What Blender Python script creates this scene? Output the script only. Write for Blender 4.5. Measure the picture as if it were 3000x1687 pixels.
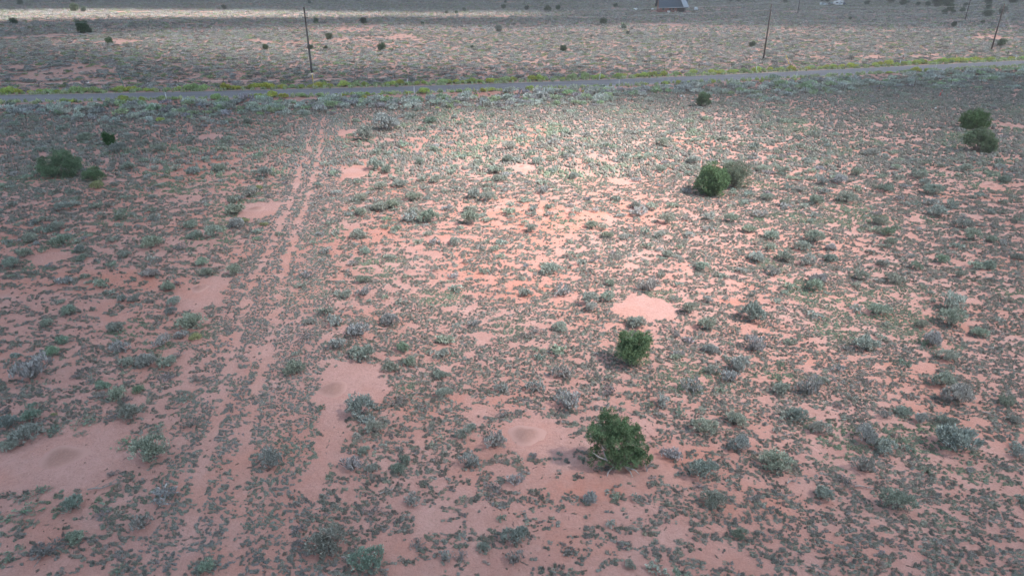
import bpy, math, random
import numpy as np
from mathutils import Vector, Matrix
R = math.radians
SEED = 7
rnd = random.Random(SEED)
rng = np.random.default_rng(SEED)
sc = bpy.context.scene
for o in list(bpy.data.objects):
    bpy.data.objects.remove(o)

# ------------------------------------------------------------------ camera
CAM_H, PITCH, F, W, H = 17.5, R(25.3), 1945.0, 3000.0, 1687.0
cam = bpy.data.cameras.new('camera'); cam.sensor_width = 36.0; cam.lens = F / W * 36.0
cam.clip_start = 0.5; cam.clip_end = 20000
camo = bpy.data.objects.new('camera', cam); sc.collection.objects.link(camo)
camo.location = (0, 0, CAM_H); camo.rotation_euler = (R(90) - PITCH, 0, 0)
sc.camera = camo

# ------------------------------------------------------------------ sky, sun, exposure
SUN_EL, SUN_AZ = R(50), R(-20)          # azimuth measured from +X towards +Y
sunv = Vector((math.cos(SUN_EL) * math.cos(SUN_AZ), math.cos(SUN_EL) * math.sin(SUN_AZ), math.sin(SUN_EL)))
world = bpy.data.worlds.new('World'); sc.world = world; world.use_nodes = True
nt = world.node_tree; nt.nodes.clear()
sky = nt.nodes.new('ShaderNodeTexSky'); sky.sky_type = 'NISHITA'; sky.sun_disc = False
sky.sun_elevation = SUN_EL; sky.sun_rotation = R(90) - SUN_AZ
sky.altitude = 1700; sky.air_density = 1.0; sky.dust_density = 1.5; sky.ozone_density = 1.0
bg = nt.nodes.new('ShaderNodeBackground'); bg.inputs['Strength'].default_value = 0.05
wo = nt.nodes.new('ShaderNodeOutputWorld')
nt.links.new(sky.outputs[0], bg.inputs[0]); nt.links.new(bg.outputs[0], wo.inputs[0])
sun = bpy.data.lights.new('sun', 'SUN'); sun.energy = 5.0; sun.angle = R(4.0); sun.color = (1.0, 0.95, 0.89)
suno = bpy.data.objects.new('sun', sun); sc.collection.objects.link(suno)
suno.rotation_euler = (-sunv).to_track_quat('-Z', 'Y').to_euler()
sc.view_settings.view_transform = 'Standard'; sc.view_settings.look = 'None'
sc.view_settings.gamma = 1.0; sc.view_settings.use_curve_mapping = False
sc.view_settings.exposure = 1.42
sc.cycles.max_bounces = 4; sc.cycles.diffuse_bounces = 2; sc.cycles.volume_bounces = 0; sc.cycles.transparent_max_bounces = 8
sc.cycles.caustics_reflective = False; sc.cycles.caustics_refractive = False

# ------------------------------------------------------------------ projection helpers
SP, CP = math.sin(PITCH), math.cos(PITCH)
def at(px, py, z=0.0):
    """photo pixel -> world point on the plane z"""
    u, v = (px - W / 2) / F, (py - H / 2) / F
    t = (CAM_H - z) / (SP + v * CP)
    return (u * t, (CP - v * SP) * t, z)
def depth(px, py):
    return CAM_H / (SP + (py - H / 2) / F * CP)
def proj(x, y, z=0.0):
    """world -> photo pixel (numpy ok)"""
    dz = z - CAM_H
    t = y * CP - dz * SP
    v = (-y * SP - dz * CP) / t
    return W / 2 + F * x / t, H / 2 + F * v, t

# ------------------------------------------------------------------ noise
def _hash(ix, iy, s):
    n = (ix.astype(np.int64) * 374761393 + iy.astype(np.int64) * 668265263 + s * 974711) & 0xffffffff
    n = ((n ^ (n >> 13)) * 1274126177) & 0xffffffff
    n = ((n ^ (n >> 16)) * 2246822519) & 0xffffffff
    return ((n ^ (n >> 15)) & 0xffffff) / float(0xffffff)
def vnoise(x, y, s=0):
    x = np.asarray(x, float); y = np.asarray(y, float)
    ix, iy = np.floor(x), np.floor(y); fx, fy = x - ix, y - iy
    fx = fx * fx * (3 - 2 * fx); fy = fy * fy * (3 - 2 * fy)
    a, b = _hash(ix, iy, s), _hash(ix + 1, iy, s)
    c, d = _hash(ix, iy + 1, s), _hash(ix + 1, iy + 1, s)
    return (a * (1 - fx) + b * fx) * (1 - fy) + (c * (1 - fx) + d * fx) * fy
def fbm(x, y, s=0, o=4):
    x = np.asarray(x, float); y = np.asarray(y, float)
    r, a, t = 0, 1.0, 0
    for k in range(o):
        r = r + a * vnoise(x * 2 ** k + 17.3 * k, y * 2 ** k - 9.1 * k, s + k); t += a; a *= 0.5
    return r / t
def sstep(a, b, x):
    t = np.clip((x - a) / (b - a), 0, 1); return t * t * (3 - 2 * t)

# ------------------------------------------------------------------ object helpers
COL = sc.collection
def tag(o, label=None, cat=None, group=None, kind=None):
    if label: o['label'] = label
    if cat: o['category'] = cat
    if group: o['group'] = group
    if kind: o['kind'] = kind
    return o
def empty(name, loc, rz=0.0, s=1.0):
    o = bpy.data.objects.new(name, None); COL.objects.link(o)
    o.location = loc; o.rotation_euler = (0, 0, rz)
    o.scale = (s, s, s) if not hasattr(s, '__len__') else s
    o.empty_display_size = 0.2
    return o
class MB:
    """collects faces with an optional per-vertex value; build() links ONE mesh object"""
    def __init__(self): self.v, self.f, self.c = [], [], []
    def add(self, vs, fs, c=1.0):
        b = len(self.v); self.v += [tuple(p) for p in vs]
        self.f += [tuple(i + b for i in f) for f in fs]; self.c += [c] * len(vs)
        return self
    def box(self, x0, x1, y0, y1, z0, z1, M=None):
        vs = [(x, y, z) for z in (z0, z1) for y in (y0, y1) for x in (x0, x1)]
        if M is not None: vs = [tuple(M @ Vector(p)) for p in vs]
        return self.add(vs, [(0, 2, 3, 1), (4, 5, 7, 6), (0, 1, 5, 4), (2, 6, 7, 3), (0, 4, 6, 2), (1, 3, 7, 5)])
    def tube(self, pts, rads, n=6, c=1.0, cap=True):
        pts = [Vector(p) for p in pts]; rings = []
        b = len(self.v)
        for i, p in enumerate(pts):
            d = (pts[min(i + 1, len(pts) - 1)] - pts[max(i - 1, 0)])
            d = d.normalized() if d.length > 1e-9 else Vector((0, 0, 1))
            a = d.orthogonal().normalized() if i == 0 else (a - d * a.dot(d)).normalized()
            bb = d.cross(a)
            for k in range(n):
                an = 2 * math.pi * k / n
                self.v.append(tuple(p + (a * math.cos(an) + bb * math.sin(an)) * rads[i])); self.c.append(c)
        for i in range(len(pts) - 1):
            for k in range(n):
                k2 = (k + 1) % n
                self.f.append((b + i * n + k, b + i * n + k2, b + (i + 1) * n + k2, b + (i + 1) * n + k))
        if cap:
            self.f.append(tuple(b + k for k in reversed(range(n))))
            self.f.append(tuple(b + (len(pts) - 1) * n + k for k in range(n)))
        return self
    def leaves(self, P, D, L, Wd, c, r):
        """rhombic leaves: P base points (n,3), D unit directions, L lengths, Wd widths, c values"""
        n = len(P); q = r.normal(size=(n, 3)); s = np.cross(D, q)
        s /= np.linalg.norm(s, axis=1)[:, None] + 1e-9
        L = np.broadcast_to(L, n)[:, None]; Wd = np.broadcast_to(Wd, n)[:, None]
        up = np.cross(s, D)
        a = P; m = P + D * L * 0.55 + up * L * 0.08; e = P + D * L
        V = np.stack([a, m + s * Wd * 0.5, e, m - s * Wd * 0.5], 1).reshape(-1, 3)
        b = len(self.v); self.v += [tuple(p) for p in V.tolist()]
        self.f += [(b + 4 * i, b + 4 * i + 1, b + 4 * i + 2, b + 4 * i + 3) for i in range(n)]
        self.c += np.repeat(np.broadcast_to(c, n), 4).tolist()
        return self
    def mesh(self, name, mat, smooth=False):
        me = bpy.data.meshes.new(name); me.from_pydata(self.v, [], self.f)
        at_ = me.attributes.new('val', 'FLOAT', 'POINT'); at_.data.foreach_set('value', self.c)
        if mat is not None: me.materials.append(mat)
        if smooth: me.shade_smooth()
        me.update(); return me
    def build(self, name, mat, parent=None, smooth=False):
        return obj(name, self.mesh(name, mat, smooth), parent)
def obj(name, me, parent=None):
    o = bpy.data.objects.new(name, me); COL.objects.link(o)
    if parent is not None: o.parent = parent
    return o

# ------------------------------------------------------------------ materials
def new_mat(name):
    m = bpy.data.materials.new(name); m.use_nodes = True; m.node_tree.nodes.clear()
    return m, m.node_tree.nodes, m.node_tree.links
def plain(name, col, rough=0.7, metal=0.0, noise=0.0, nscale=6.0):
    m, N, L = new_mat(name)
    b = N.new('ShaderNodeBsdfPrincipled'); o = N.new('ShaderNodeOutputMaterial'); L.new(b.outputs[0], o.inputs[0])
    b.inputs['Roughness'].default_value = rough; b.inputs['Metallic'].default_value = metal
    b.inputs['Base Color'].default_value = (*col, 1)
    if noise:
        tc = N.new('ShaderNodeTexCoord'); n = N.new('ShaderNodeTexNoise'); n.inputs['Scale'].default_value = nscale
        n.inputs['Detail'].default_value = 5
        L.new(tc.outputs['Object'], n.inputs['Vector'])
        mr = N.new('ShaderNodeMapRange'); mr.inputs['To Min'].default_value = 1 - noise; mr.inputs['To Max'].default_value = 1 + noise
        mr.inputs['From Min'].default_value = 0.3; mr.inputs['From Max'].default_value = 0.7
        L.new(n.outputs['Fac'], mr.inputs['Value'])
        mx = N.new('ShaderNodeVectorMath'); mx.operation = 'SCALE'; mx.inputs[0].default_value = col
        L.new(mr.outputs[0], mx.inputs['Scale']); L.new(mx.outputs[0], b.inputs['Base Color'])
    return m
def plant_mat(name, instanced, trans=0.2):
    """colour = the plant's own tint (object colour, or the tint its point carries) x a value per spray"""
    m, N, L = new_mat(name)
    if instanced:
        src = N.new('ShaderNodeAttribute'); src.attribute_type = 'INSTANCER'; src.attribute_name = 'tint'; c = src.outputs['Color']
    else:
        src = N.new('ShaderNodeObjectInfo'); c = src.outputs['Color']
    v = N.new('ShaderNodeAttribute'); v.attribute_name = 'val'
    mx = N.new('ShaderNodeVectorMath'); mx.operation = 'SCALE'
    L.new(c, mx.inputs[0]); L.new(v.outputs['Fac'], mx.inputs['Scale'])
    d = N.new('ShaderNodeBsdfDiffuse'); t = N.new('ShaderNodeBsdfTranslucent'); a = N.new('ShaderNodeMixShader')
    a.inputs[0].default_value = trans; o = N.new('ShaderNodeOutputMaterial')
    L.new(mx.outputs[0], d.inputs[0]); L.new(mx.outputs[0], t.inputs[0])
    L.new(d.outputs[0], a.inputs[1]); L.new(t.outputs[0], a.inputs[2]); L.new(a.outputs[0], o.inputs[0])
    return m
M_LEAF = plant_mat('plant_leaf', False); M_LEAF_I = plant_mat('plant_leaf_scattered', True)
M_TWIG = plain('grey_twig', (0.25, 0.23, 0.22), 0.9, noise=0.25, nscale=12)
M_BARK = plain('juniper_bark', (0.23, 0.19, 0.17), 0.9, noise=0.3, nscale=9)
M_DEAD = plain('dead_wood', (0.34, 0.31, 0.30), 0.9, noise=0.25, nscale=15)

# ------------------------------------------------------------------ clearings, tracks, fields (all in world metres)
def ell(px, py, rx, ry):
    x, y, _ = at(px, py); x1 = at(px + rx, py)[0]
    ya, yb = at(px, py - ry)[1], at(px, py + ry)[1]
    return (x, (ya + yb) / 2, x1 - x, abs(ya - yb) / 2)
# (ellipse, mound position in pixels or None, landmark phrase)
CLEAR = [
 (ell(1025, 1132, 112, 72), (975, 1140), 'bare circle beside the right rut'),
 (ell(1572, 1282, 112, 62), (1540, 1277), 'bare circle by the leaning juniper'),
 (ell(200, 1345, 235, 118), (178, 1335), 'big bare patch in the near left corner'),
 (ell(762, 612, 56, 25), (752, 612), 'small bare circle left of the track'),
 (ell(590, 862, 62, 52), (585, 842), 'bare patch left of the middle track'),
 (ell(1885, 905, 98, 36), None, 'bare pale patch right of centre'),
 (ell(1035, 392, 52, 13), None, 'bare strip at the far track end'),
 (ell(1042, 505, 40, 22), None, 'bare patch right of the far track'),
 (ell(150, 757, 58, 20), None, 'bare patch at the left edge'),
 (ell(1533, 497, 37, 15), (1533, 490), 'far bare circle near the centre'),
 (ell(1827, 532, 42, 11), None, 'red strip by the twin junipers'),
 (ell(2605, 458, 28, 8), None, 'small bare circle left of the open juniper'),
 (ell(2905, 545, 34, 10), (2905, 543), 'bare strip below the open juniper'),
 (ell(610, 402, 36, 8), None, 'reddish bare strip far left of the track'),
 (ell(2965, 370, 34, 7), (2958, 369), 'bare circle right of the rounded juniper'),
]
STRIP = [(985, 1190), (962, 1290), (935, 1390), (915, 1450)]   # sandy path right of the track
EXTRA = [ell(1450, 1430, 130, 45), ell(2060, 700, 150, 16), ell(1300, 700, 130, 22), ell(2290, 1010, 90, 26), ell(2500, 960, 110, 26),
         ell(1950, 1300, 90, 50), ell(2150, 850, 90, 22), ell(330, 690, 70, 14), ell(430, 1010, 60, 20), ell(1180, 1010, 60, 26), ell(1230, 1340, 70, 30),
         ell(1260, 560, 60, 14), ell(1700, 640, 90, 14), ell(1380, 700, 90, 18), ell(2400, 1270, 60, 26), ell(2650, 1640, 90, 30), ell(560, 1560, 70, 60)]
S_ = 3000 / 2576
RUT_L = [(790, 300), (765, 400), (740, 480), (690, 600), (640, 700), (610, 800), (580, 900), (545, 1050), (505, 1200), (475, 1330), (450, 1449)]
RUT_R = [(815, 300), (800, 400), (775, 500), (730, 620), (700, 750), (680, 850), (655, 950), (640, 1000), (620, 1100), (600, 1250), (580, 1400), (572, 1449)]
def line_w(pts, k=1.0): return np.array([at(a * k, b * k)[:2] for a, b in pts])
RUTL, RUTR, STRIPW = line_w(RUT_L, S_), line_w(RUT_R, S_), line_w(STRIP)
def extend(P):
    a = P[0] + (P[0] - P[1]) * 0.02; b = P[-1] + (P[-1] - P[-2]) * 2.5
    return np.vstack([a, P, b])
RUTL, RUTR = extend(RUTL), extend(RUTR)
def dline(P, x, y):
    d = np.full(np.shape(x), 1e9)
    for (ax, ay), (bx, by) in zip(P[:-1], P[1:]):
        vx, vy = bx - ax, by - ay; t = np.clip(((x - ax) * vx + (y - ay) * vy) / (vx * vx + vy * vy), 0, 1)
        d = np.minimum(d, np.hypot(x - ax - t * vx, y - ay - t * vy))
    return d
def clear_field(x, y):
    """1 inside a bare clearing, 0 outside, ragged edge"""
    e = np.zeros(np.shape(x))
    wob = (fbm(x / 0.9, y / 0.9, 41, 3) - 0.5) * 0.75
    for (cx, cy, rx, ry), _, _ in CLEAR:
        q = np.hypot((x - cx) / rx, (y - cy) / ry)
        e = np.maximum(e, 1 - sstep(0.85, 1.1, q + wob))
    for cx, cy, rx, ry in EXTRA:
        q = np.hypot((x - cx) / rx, (y - cy) / ry)
        e = np.maximum(e, 0.42 * (1 - sstep(0.3, 1.15, q + wob * 2.2)))
    e = np.maximum(e, 0.8 * (1 - sstep(0.25, 0.75, dline(STRIPW, x, y) + wob * 1.2)))
    return e
# road: two edges, straight
ROAD_Z, ROAD_W = 0.25, 6.6
FAR_EDGE = np.array([at(px, py, ROAD_Z)[:2] for px, py in ((-60, 281), (250, 276.5), (500, 270.5), (1000, 258.5), (1250, 252.3), (1500, 245.5), (2000, 225.2), (2250, 213.5), (2500, 202), (2750, 190), (3000, 178.5), (3080, 174.8))])
RA, RB = FAR_EDGE[0], FAR_EDGE[-1]
rd = (RB - RA) / np.linalg.norm(RB - RA); rn = np.array([-rd[1], rd[0]])   # rn points away from camera
_U = (FAR_EDGE - RA) @ rd; _V = (FAR_EDGE - RA) @ rn
_c = np.polyfit(_U, _V, 4); _U = np.linspace(_U[0], _U[-1], 40); _V = np.polyval(_c, _U)      # smooth bend
def _bend(u):
    u = np.asarray(u, float); k0, k1 = (_V[1] - _V[0]) / (_U[1] - _U[0]), (_V[-1] - _V[-2]) / (_U[-1] - _U[-2])
    return np.where(u < _U[0], _V[0] + k0 * (u - _U[0]), np.where(u > _U[-1], _V[-1] + k1 * (u - _U[-1]), np.interp(u, _U, _V)))
def road_s(x, y):
    """signed distance across the road, 0 at the near edge, ROAD_W at the far edge"""
    u = (x - RA[0]) * rd[0] + (y - RA[1]) * rd[1]; v = (x - RA[0]) * rn[0] + (y - RA[1]) * rn[1]
    return v - _bend(u) + ROAD_W
def road_xy(along, across):
    along = np.asarray(along, float); return RA[None] + rd[None] * along[:, None] + rn[None] * (_bend(along) + across - ROAD_W)[:, None]
def road_pt(along, across):
    p = road_xy(np.array([along]), np.array([across]))[0]; return float(p[0]), float(p[1])
RED = [ell(1560, 640, 340, 55), ell(1150, 640, 120, 40), ell(1250, 1180, 160, 60), ell(1500, 1160, 130, 50), ell(2270, 960, 60, 20), ell(2150, 880, 60, 20),
       ell(700, 530, 80, 40), ell(300, 830, 260, 40), ell(620, 480, 120, 20), ell(1700, 1450, 220, 60), ell(1550, 850, 200, 40), ell(1950, 1330, 120, 60), ell(1100, 560, 90, 20)]
def red_field(x, y):
    e = np.zeros(np.shape(x)); wob = (fbm(x / 2.5, y / 2.5, 51, 3) - 0.5) * 1.5
    for cx, cy, rx, ry in RED:
        e = np.maximum(e, 1 - sstep(0.3, 1.2, np.hypot((x - cx) / rx, (y - cy) / ry) + wob))
    return np.clip(e * 0.8 + sstep(0.55, 0.72, fbm(x / 11, y / 11, 61, 3)) * 0.6, 0, 1)
def gz(x, y):
    """ground height"""
    x = np.asarray(x, float); y = np.asarray(y, float)
    fade = 1 - sstep(55, 85, np.hypot(x, y))
    z = ((fbm(x / 3.2, y / 3.2, 5, 3) - 0.5) * 0.22 + (fbm(x / 14, y / 14, 9, 2) - 0.5) * 0.35 + (fbm(x / 0.95, y / 0.95, 15, 2) - 0.5) * 0.09) * fade
    z = z - 0.05 * (1 - sstep(0.12, 0.45, np.minimum(dline(RUTL, x, y), dline(RUTR, x, y)))) * fade
    s = road_s(x, y)
    z = z + ROAD_Z * sstep(-4.5, -0.6, s) * (1 - sstep(ROAD_W + 0.6, ROAD_W + 4.5, s))
    return z
def gzf(x, y): return float(gz(np.array([x]), np.array([y]))[0])

# ------------------------------------------------------------------ ground sheet
def warp(n, lo, hi, c, a):
    """n+1 coordinates, dense (step ~a) round c"""
    s0, s1 = -math.asinh((c - lo) / a / 40), math.asinh((hi - c) / a / 40)
    return c + a * 40 * np.sinh(np.linspace(s0, s1, n + 1))
gx = warp(640, -3000, 3000, 0, 0.5); gy = warp(620, -1500, 4000, 40, 0.5)
# keep the road embankment crisp: the sheet is also cut along the road further down (road laid 4 mm above it)
X, Y = np.meshgrid(gx, gy); Xf, Yf = X.ravel(), Y.ravel()
Z = gz(Xf, Yf)
nx, ny = len(gx), len(gy)
me = bpy.data.meshes.new('ground')
idx = np.arange(nx * ny).reshape(ny, nx)
q = np.stack([idx[:-1, :-1], idx[:-1, 1:], idx[1:, 1:], idx[1:, :-1]], -1).reshape(-1, 4)
me.vertices.add(nx * ny); me.vertices.foreach_set('co', np.stack([Xf, Yf, Z], 1).ravel())
me.loops.add(q.size); me.loops.foreach_set('vertex_index', q.ravel())
me.polygons.add(len(q)); me.polygons.foreach_set('loop_start', np.arange(len(q)) * 4)
me.polygons.foreach_set('use_smooth', np.ones(len(q), bool))
me.update(calc_edges=True)
near = np.hypot(Xf, Yf) < 260
msk = np.zeros((nx * ny, 4)); msk[:, 3] = 1
msk[near, 0] = clear_field(Xf[near], Yf[near]); msk[near, 1] = red_field(Xf[near], Yf[near])
msk[~near, 1] = sstep(0.5, 0.72, fbm(Xf[~near] / 30, Yf[~near] / 30, 61, 3)) * 0.6
rutd = np.minimum(dline(RUTL, Xf, Yf), dline(RUTR, Xf, Yf))
msk[:, 2] = (1 - sstep(0.2, 0.5, rutd))
sr = road_s(Xf, Yf); fardist = np.hypot(Xf, Yf) > 20
msk[:, 3] = np.clip(np.where(sr > ROAD_W + 3, 0.6 + 0.38 * sstep(0.22, 0.46, fbm(Xf / 30, Yf / 18, 151, 3) * 0.6 + fbm(Xf / 6, Yf / 6, 155, 2) * 0.4), 0.12 + 0.3 * sstep(60, 95, Yf)) - msk[:, 0], 0, 1)
ca = me.color_attributes.new('mask', 'FLOAT_COLOR', 'POINT'); ca.data.foreach_set('color', msk.ravel())
def ground_mat():
    m, N, L = new_mat('red_sand')
    tc = N.new('ShaderNodeTexCoord'); P = tc.outputs['Object']
    at_ = N.new('ShaderNodeAttribute'); at_.attribute_name = 'mask'; sp = N.new('ShaderNodeSeparateColor'); L.new(at_.outputs['Color'], sp.inputs[0])
    def noise(scale, detail=4, rough=0.6):
        n = N.new('ShaderNodeTexNoise'); n.inputs['Scale'].default_value = scale; n.inputs['Detail'].default_value = detail
        n.inputs['Roughness'].default_value = rough; L.new(P, n.inputs['Vector']); return n.outputs['Fac']
    def ramp(f, a, b, lo=0.0, hi=1.0):
        r = N.new('ShaderNodeMapRange'); r.inputs['From Min'].default_value = a; r.inputs['From Max'].default_value = b
        r.inputs['To Min'].default_value = lo; r.inputs['To Max'].default_value = hi; L.new(f, r.inputs['Value']); return r.outputs[0]
    def mix(f, a, b, kind='MIX'):
        x = N.new('ShaderNodeMix'); x.data_type = 'RGBA'; x.blend_type = kind
        for k, s in ((0, f), (6, a), (7, b)):
            if isinstance(s, (tuple, float, int)): x.inputs[k].default_value = s if not isinstance(s, tuple) else (*s, 1)
            else: L.new(s, x.inputs[k])
        return x.outputs[2]
    def mul(a, b):
        x = N.new('ShaderNodeMath'); x.operation = 'MULTIPLY'
        for k, s in enumerate((a, b)):
            if isinstance(s, (float, int)): x.inputs[k].default_value = s
            else: L.new(s, x.inputs[k])
        return x.outputs[0]
    base = mix(ramp(noise(0.55, 7, 0.72), 0.36, 0.64), (0.375, 0.198, 0.172), (0.45, 0.265, 0.236))
    base = mix(mul(sp.outputs[1], ramp(noise(0.9, 4), 0.3, 0.65)), base, (0.44, 0.175, 0.128))
    base = mix(mul(sp.outputs[0], 0.55), base, (0.46, 0.265, 0.236))
    base = mix(mul(sp.outputs[2], 0.25), base, (0.50, 0.31, 0.275))
    base = mix(mul(at_.outputs['Alpha'], ramp(noise(1.6, 5, 0.7), 0.36, 0.6)), base, (0.355, 0.24, 0.205))
    base = mix(mul(ramp(noise(0.17, 6, 0.65), 0.46, 0.66), 0.6), base, (0.43, 0.185, 0.135))
    base = mix(mul(ramp(noise(2.4, 6, 0.75), 0.50, 0.72), 0.5), base, (0.30, 0.165, 0.14))
    # pebbles, litter and crust: small real specks
    base = mix(ramp(noise(8, 4, 0.75), 0.50, 0.70, 0, 0.6), base, (0.27, 0.155, 0.13))
    base = mix(ramp(noise(21, 2, 0.7), 0.57, 0.70, 0, 0.65), base, (0.20, 0.14, 0.115))
    vo = N.new('ShaderNodeTexVoronoi'); vo.inputs['Scale'].default_value = 14; L.new(P, vo.inputs['Vector'])
    pb = ramp(vo.outputs['Distance'], 0.16, 0.10)
    base = mix(mul(mul(pb, sp.outputs[0]), 0.5), base, (0.60, 0.46, 0.42))
    base = mix(0.45, base, mix(1.0, base, mix(ramp(noise(60, 2), 0.3, 0.7), (0.55, 0.55, 0.55), (1.35, 1.35, 1.35)), 'MULTIPLY'))
    b = N.new('ShaderNodeBsdfPrincipled'); b.inputs['Roughness'].default_value = 0.95; b.inputs['Specular IOR Level'].default_value = 0.15
    L.new(base, b.inputs['Base Color'])
    bp = N.new('ShaderNodeBump'); bp.inputs['Strength'].default_value = 0.9; bp.inputs['Distance'].default_value = 0.05
    hn = N.new('ShaderNodeMath'); hn.operation = 'ADD'; L.new(noise(5, 6, 0.65), hn.inputs[0]); L.new(mul(noise(30, 3), 0.25), hn.inputs[1])
    L.new(hn.outputs[0], bp.inputs['Height']); L.new(bp.outputs[0], b.inputs['Normal'])
    o = N.new('ShaderNodeOutputMaterial'); L.new(b.outputs[0], o.inputs[0])
    return m
M_SAND = ground_mat(); me.materials.append(M_SAND)
tag(obj('ground', me), 'reddish sandy ground dotted with low desert plants', None, None, 'structure')

# ------------------------------------------------------------------ road
def ribbon(name, mat, s0, s1, a0, a1, z, step=6.0, wob=0.0):
    b = MB(); n = int((a1 - a0) / step); vs = []
    for i in range(n + 1):
        a = a0 + (a1 - a0) * i / n
        for s in (s0, s1):
            w = wob * (float(vnoise(np.array([a * 0.7]), np.array([s * 9.7]), 77)[0]) - 0.5)
            x, y = road_pt(a, s + w); vs.append((x, y, z))
    b.add(vs, [(2 * i, 2 * i + 1, 2 * i + 3, 2 * i + 2)[::-1] for i in range(n)])
    return b.build(name, mat)
M_ASPH, N, L = new_mat('worn_asphalt')
tc = N.new('ShaderNodeTexCoord'); b = N.new('ShaderNodeBsdfPrincipled'); o_ = N.new('ShaderNodeOutputMaterial'); L.new(b.outputs[0], o_.inputs[0])
mp = N.new('ShaderNodeMapping'); mp.inputs['Rotation'].default_value = (0, 0, -math.atan2(rd[1], rd[0])); mp.inputs['Scale'].default_value = (0.02, 0.9, 1)
L.new(tc.outputs['Object'], mp.inputs['Vector'])
n1 = N.new('ShaderNodeTexNoise'); n1.inputs['Scale'].default_value = 1.0; n1.inputs['Detail'].default_value = 4; L.new(mp.outputs[0], n1.inputs['Vector'])
n2 = N.new('ShaderNodeTexNoise'); n2.inputs['Scale'].default_value = 3.0; n2.inputs['Detail'].default_value = 6; L.new(tc.outputs['Object'], n2.inputs['Vector'])
ad = N.new('ShaderNodeMath'); ad.operation = 'MULTIPLY_ADD'; ad.inputs[1].default_value = 0.35; L.new(n2.outputs['Fac'], ad.inputs[0]); L.new(n1.outputs['Fac'], ad.inputs[2])
cr = N.new('ShaderNodeValToRGB'); cr.color_ramp.elements[0].position = 0.45; cr.color_ramp.elements[1].position = 0.9
cr.color_ramp.elements[0].color = (0.105, 0.100, 0.115, 1); cr.color_ramp.elements[1].color = (0.165, 0.155, 0.17, 1)
L.new(ad.outputs[0], cr.inputs[0]); L.new(cr.outputs[0], b.inputs['Base Color']); b.inputs['Roughness'].default_value = 0.85
road = ribbon('road', M_ASPH, 0, ROAD_W, -700, 1000, ROAD_Z + 0.004, 6, 0.12); tag(road, 'narrow grey two-lane asphalt road crossing the desert', None, None, 'structure')
M_PAINT = plain('worn_white_paint', (0.5, 0.5, 0.5), 0.8, noise=0.3, nscale=1.5)
M_PAINT_Y = plain('faded_centre_paint', (0.15, 0.125, 0.085), 0.8, noise=0.3, nscale=1.5)
for nm, s, mt, w_ in (('edge_line', 0.32, M_PAINT, 0.13), ('edge_line', ROAD_W - 0.4, M_PAINT_Y, 0.08), ('centre_line', ROAD_W / 2 - 0.08, M_PAINT_Y, 0.1)):
    o = ribbon(nm, mt, s, s + w_, -700, 1000, ROAD_Z + 0.009, 12); o.parent = road
M_GRAVEL = plain('road_shoulder_gravel', (0.27, 0.22, 0.19), 0.95, noise=0.3, nscale=8)
tag(ribbon('road_shoulder', M_GRAVEL, -1.0, -0.02, -700, 1000, ROAD_Z + 0.002, 1.5, 0.7), 'pale gravel shoulder along the near road edge', None, None, 'structure')
tag(ribbon('road_shoulder', M_GRAVEL, ROAD_W + 0.02, ROAD_W + 0.7, -700, 1000, ROAD_Z + 0.002, 1.5, 0.5), 'pale gravel shoulder along the far road edge', None, None, 'structure')

# dirt tracks beyond the road, laid on the sand
M_DIRT = plain('pale_dirt', (0.46, 0.28, 0.24), 0.95, noise=0.15, nscale=0.5)
def dirt(pts, w, label, z=0.012):
    P = [Vector(at(*p)[:2]) for p in pts]; fine = []
    for a, b_ in zip(P[:-1], P[1:]):
        n = max(2, int((b_ - a).length / 3))
        fine += [a.lerp(b_, i / n) for i in range(n)]
    fine.append(P[-1]); vs = []
    for i, p in enumerate(fine):
        d = (fine[min(i + 1, len(fine) - 1)] - fine[max(i - 1, 0)]).normalized(); nrm = Vector((-d.y, d.x))
        ww = w * (0.75 + 0.5 * float(vnoise(np.array([i * 0.35]), np.array([w]), 91)[0]))
        vs += [(p.x - nrm.x * ww / 2, p.y - nrm.y * ww / 2, z), (p.x + nrm.x * ww / 2, p.y + nrm.y * ww / 2, z)]
    b = MB().add(vs, [(2 * i, 2 * i + 1, 2 * i + 3, 2 * i + 2)[::-1] for i in range(len(fine) - 1)])
    tag(b.build('dirt_track', M_DIRT), label, None, None, 'structure')
DIRT = [([(2560, 50), (2700, 56), (2860, 62), (3000, 67), (3200, 74)], 4.0, 'pale dirt road running right below the dark junipers'),
        ([(2700, 62), (2860, 67), (3000, 72), (3200, 80)], 1.6, 'second pale wheel line below the dirt road on the right'),
        ([(1300, -3), (1500, 5), (1700, 10), (1930, 19), (2060, 27), (2200, 33), (2290, 35), (2380, 33), (2445, 29)], 2.8, 'dirt drive running past the red house to the trailer'),
        ([(2205, 33), (2270, 35), (2345, 39)], 5.0, 'wide bare turnout on the drive right of the house'),
        ([(60, 247), (300, 242), (600, 238), (900, 236), (1150, 226)], 1.3, 'reddish wheel track beyond the road at left')]
for d_ in DIRT: dirt(*d_)

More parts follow.
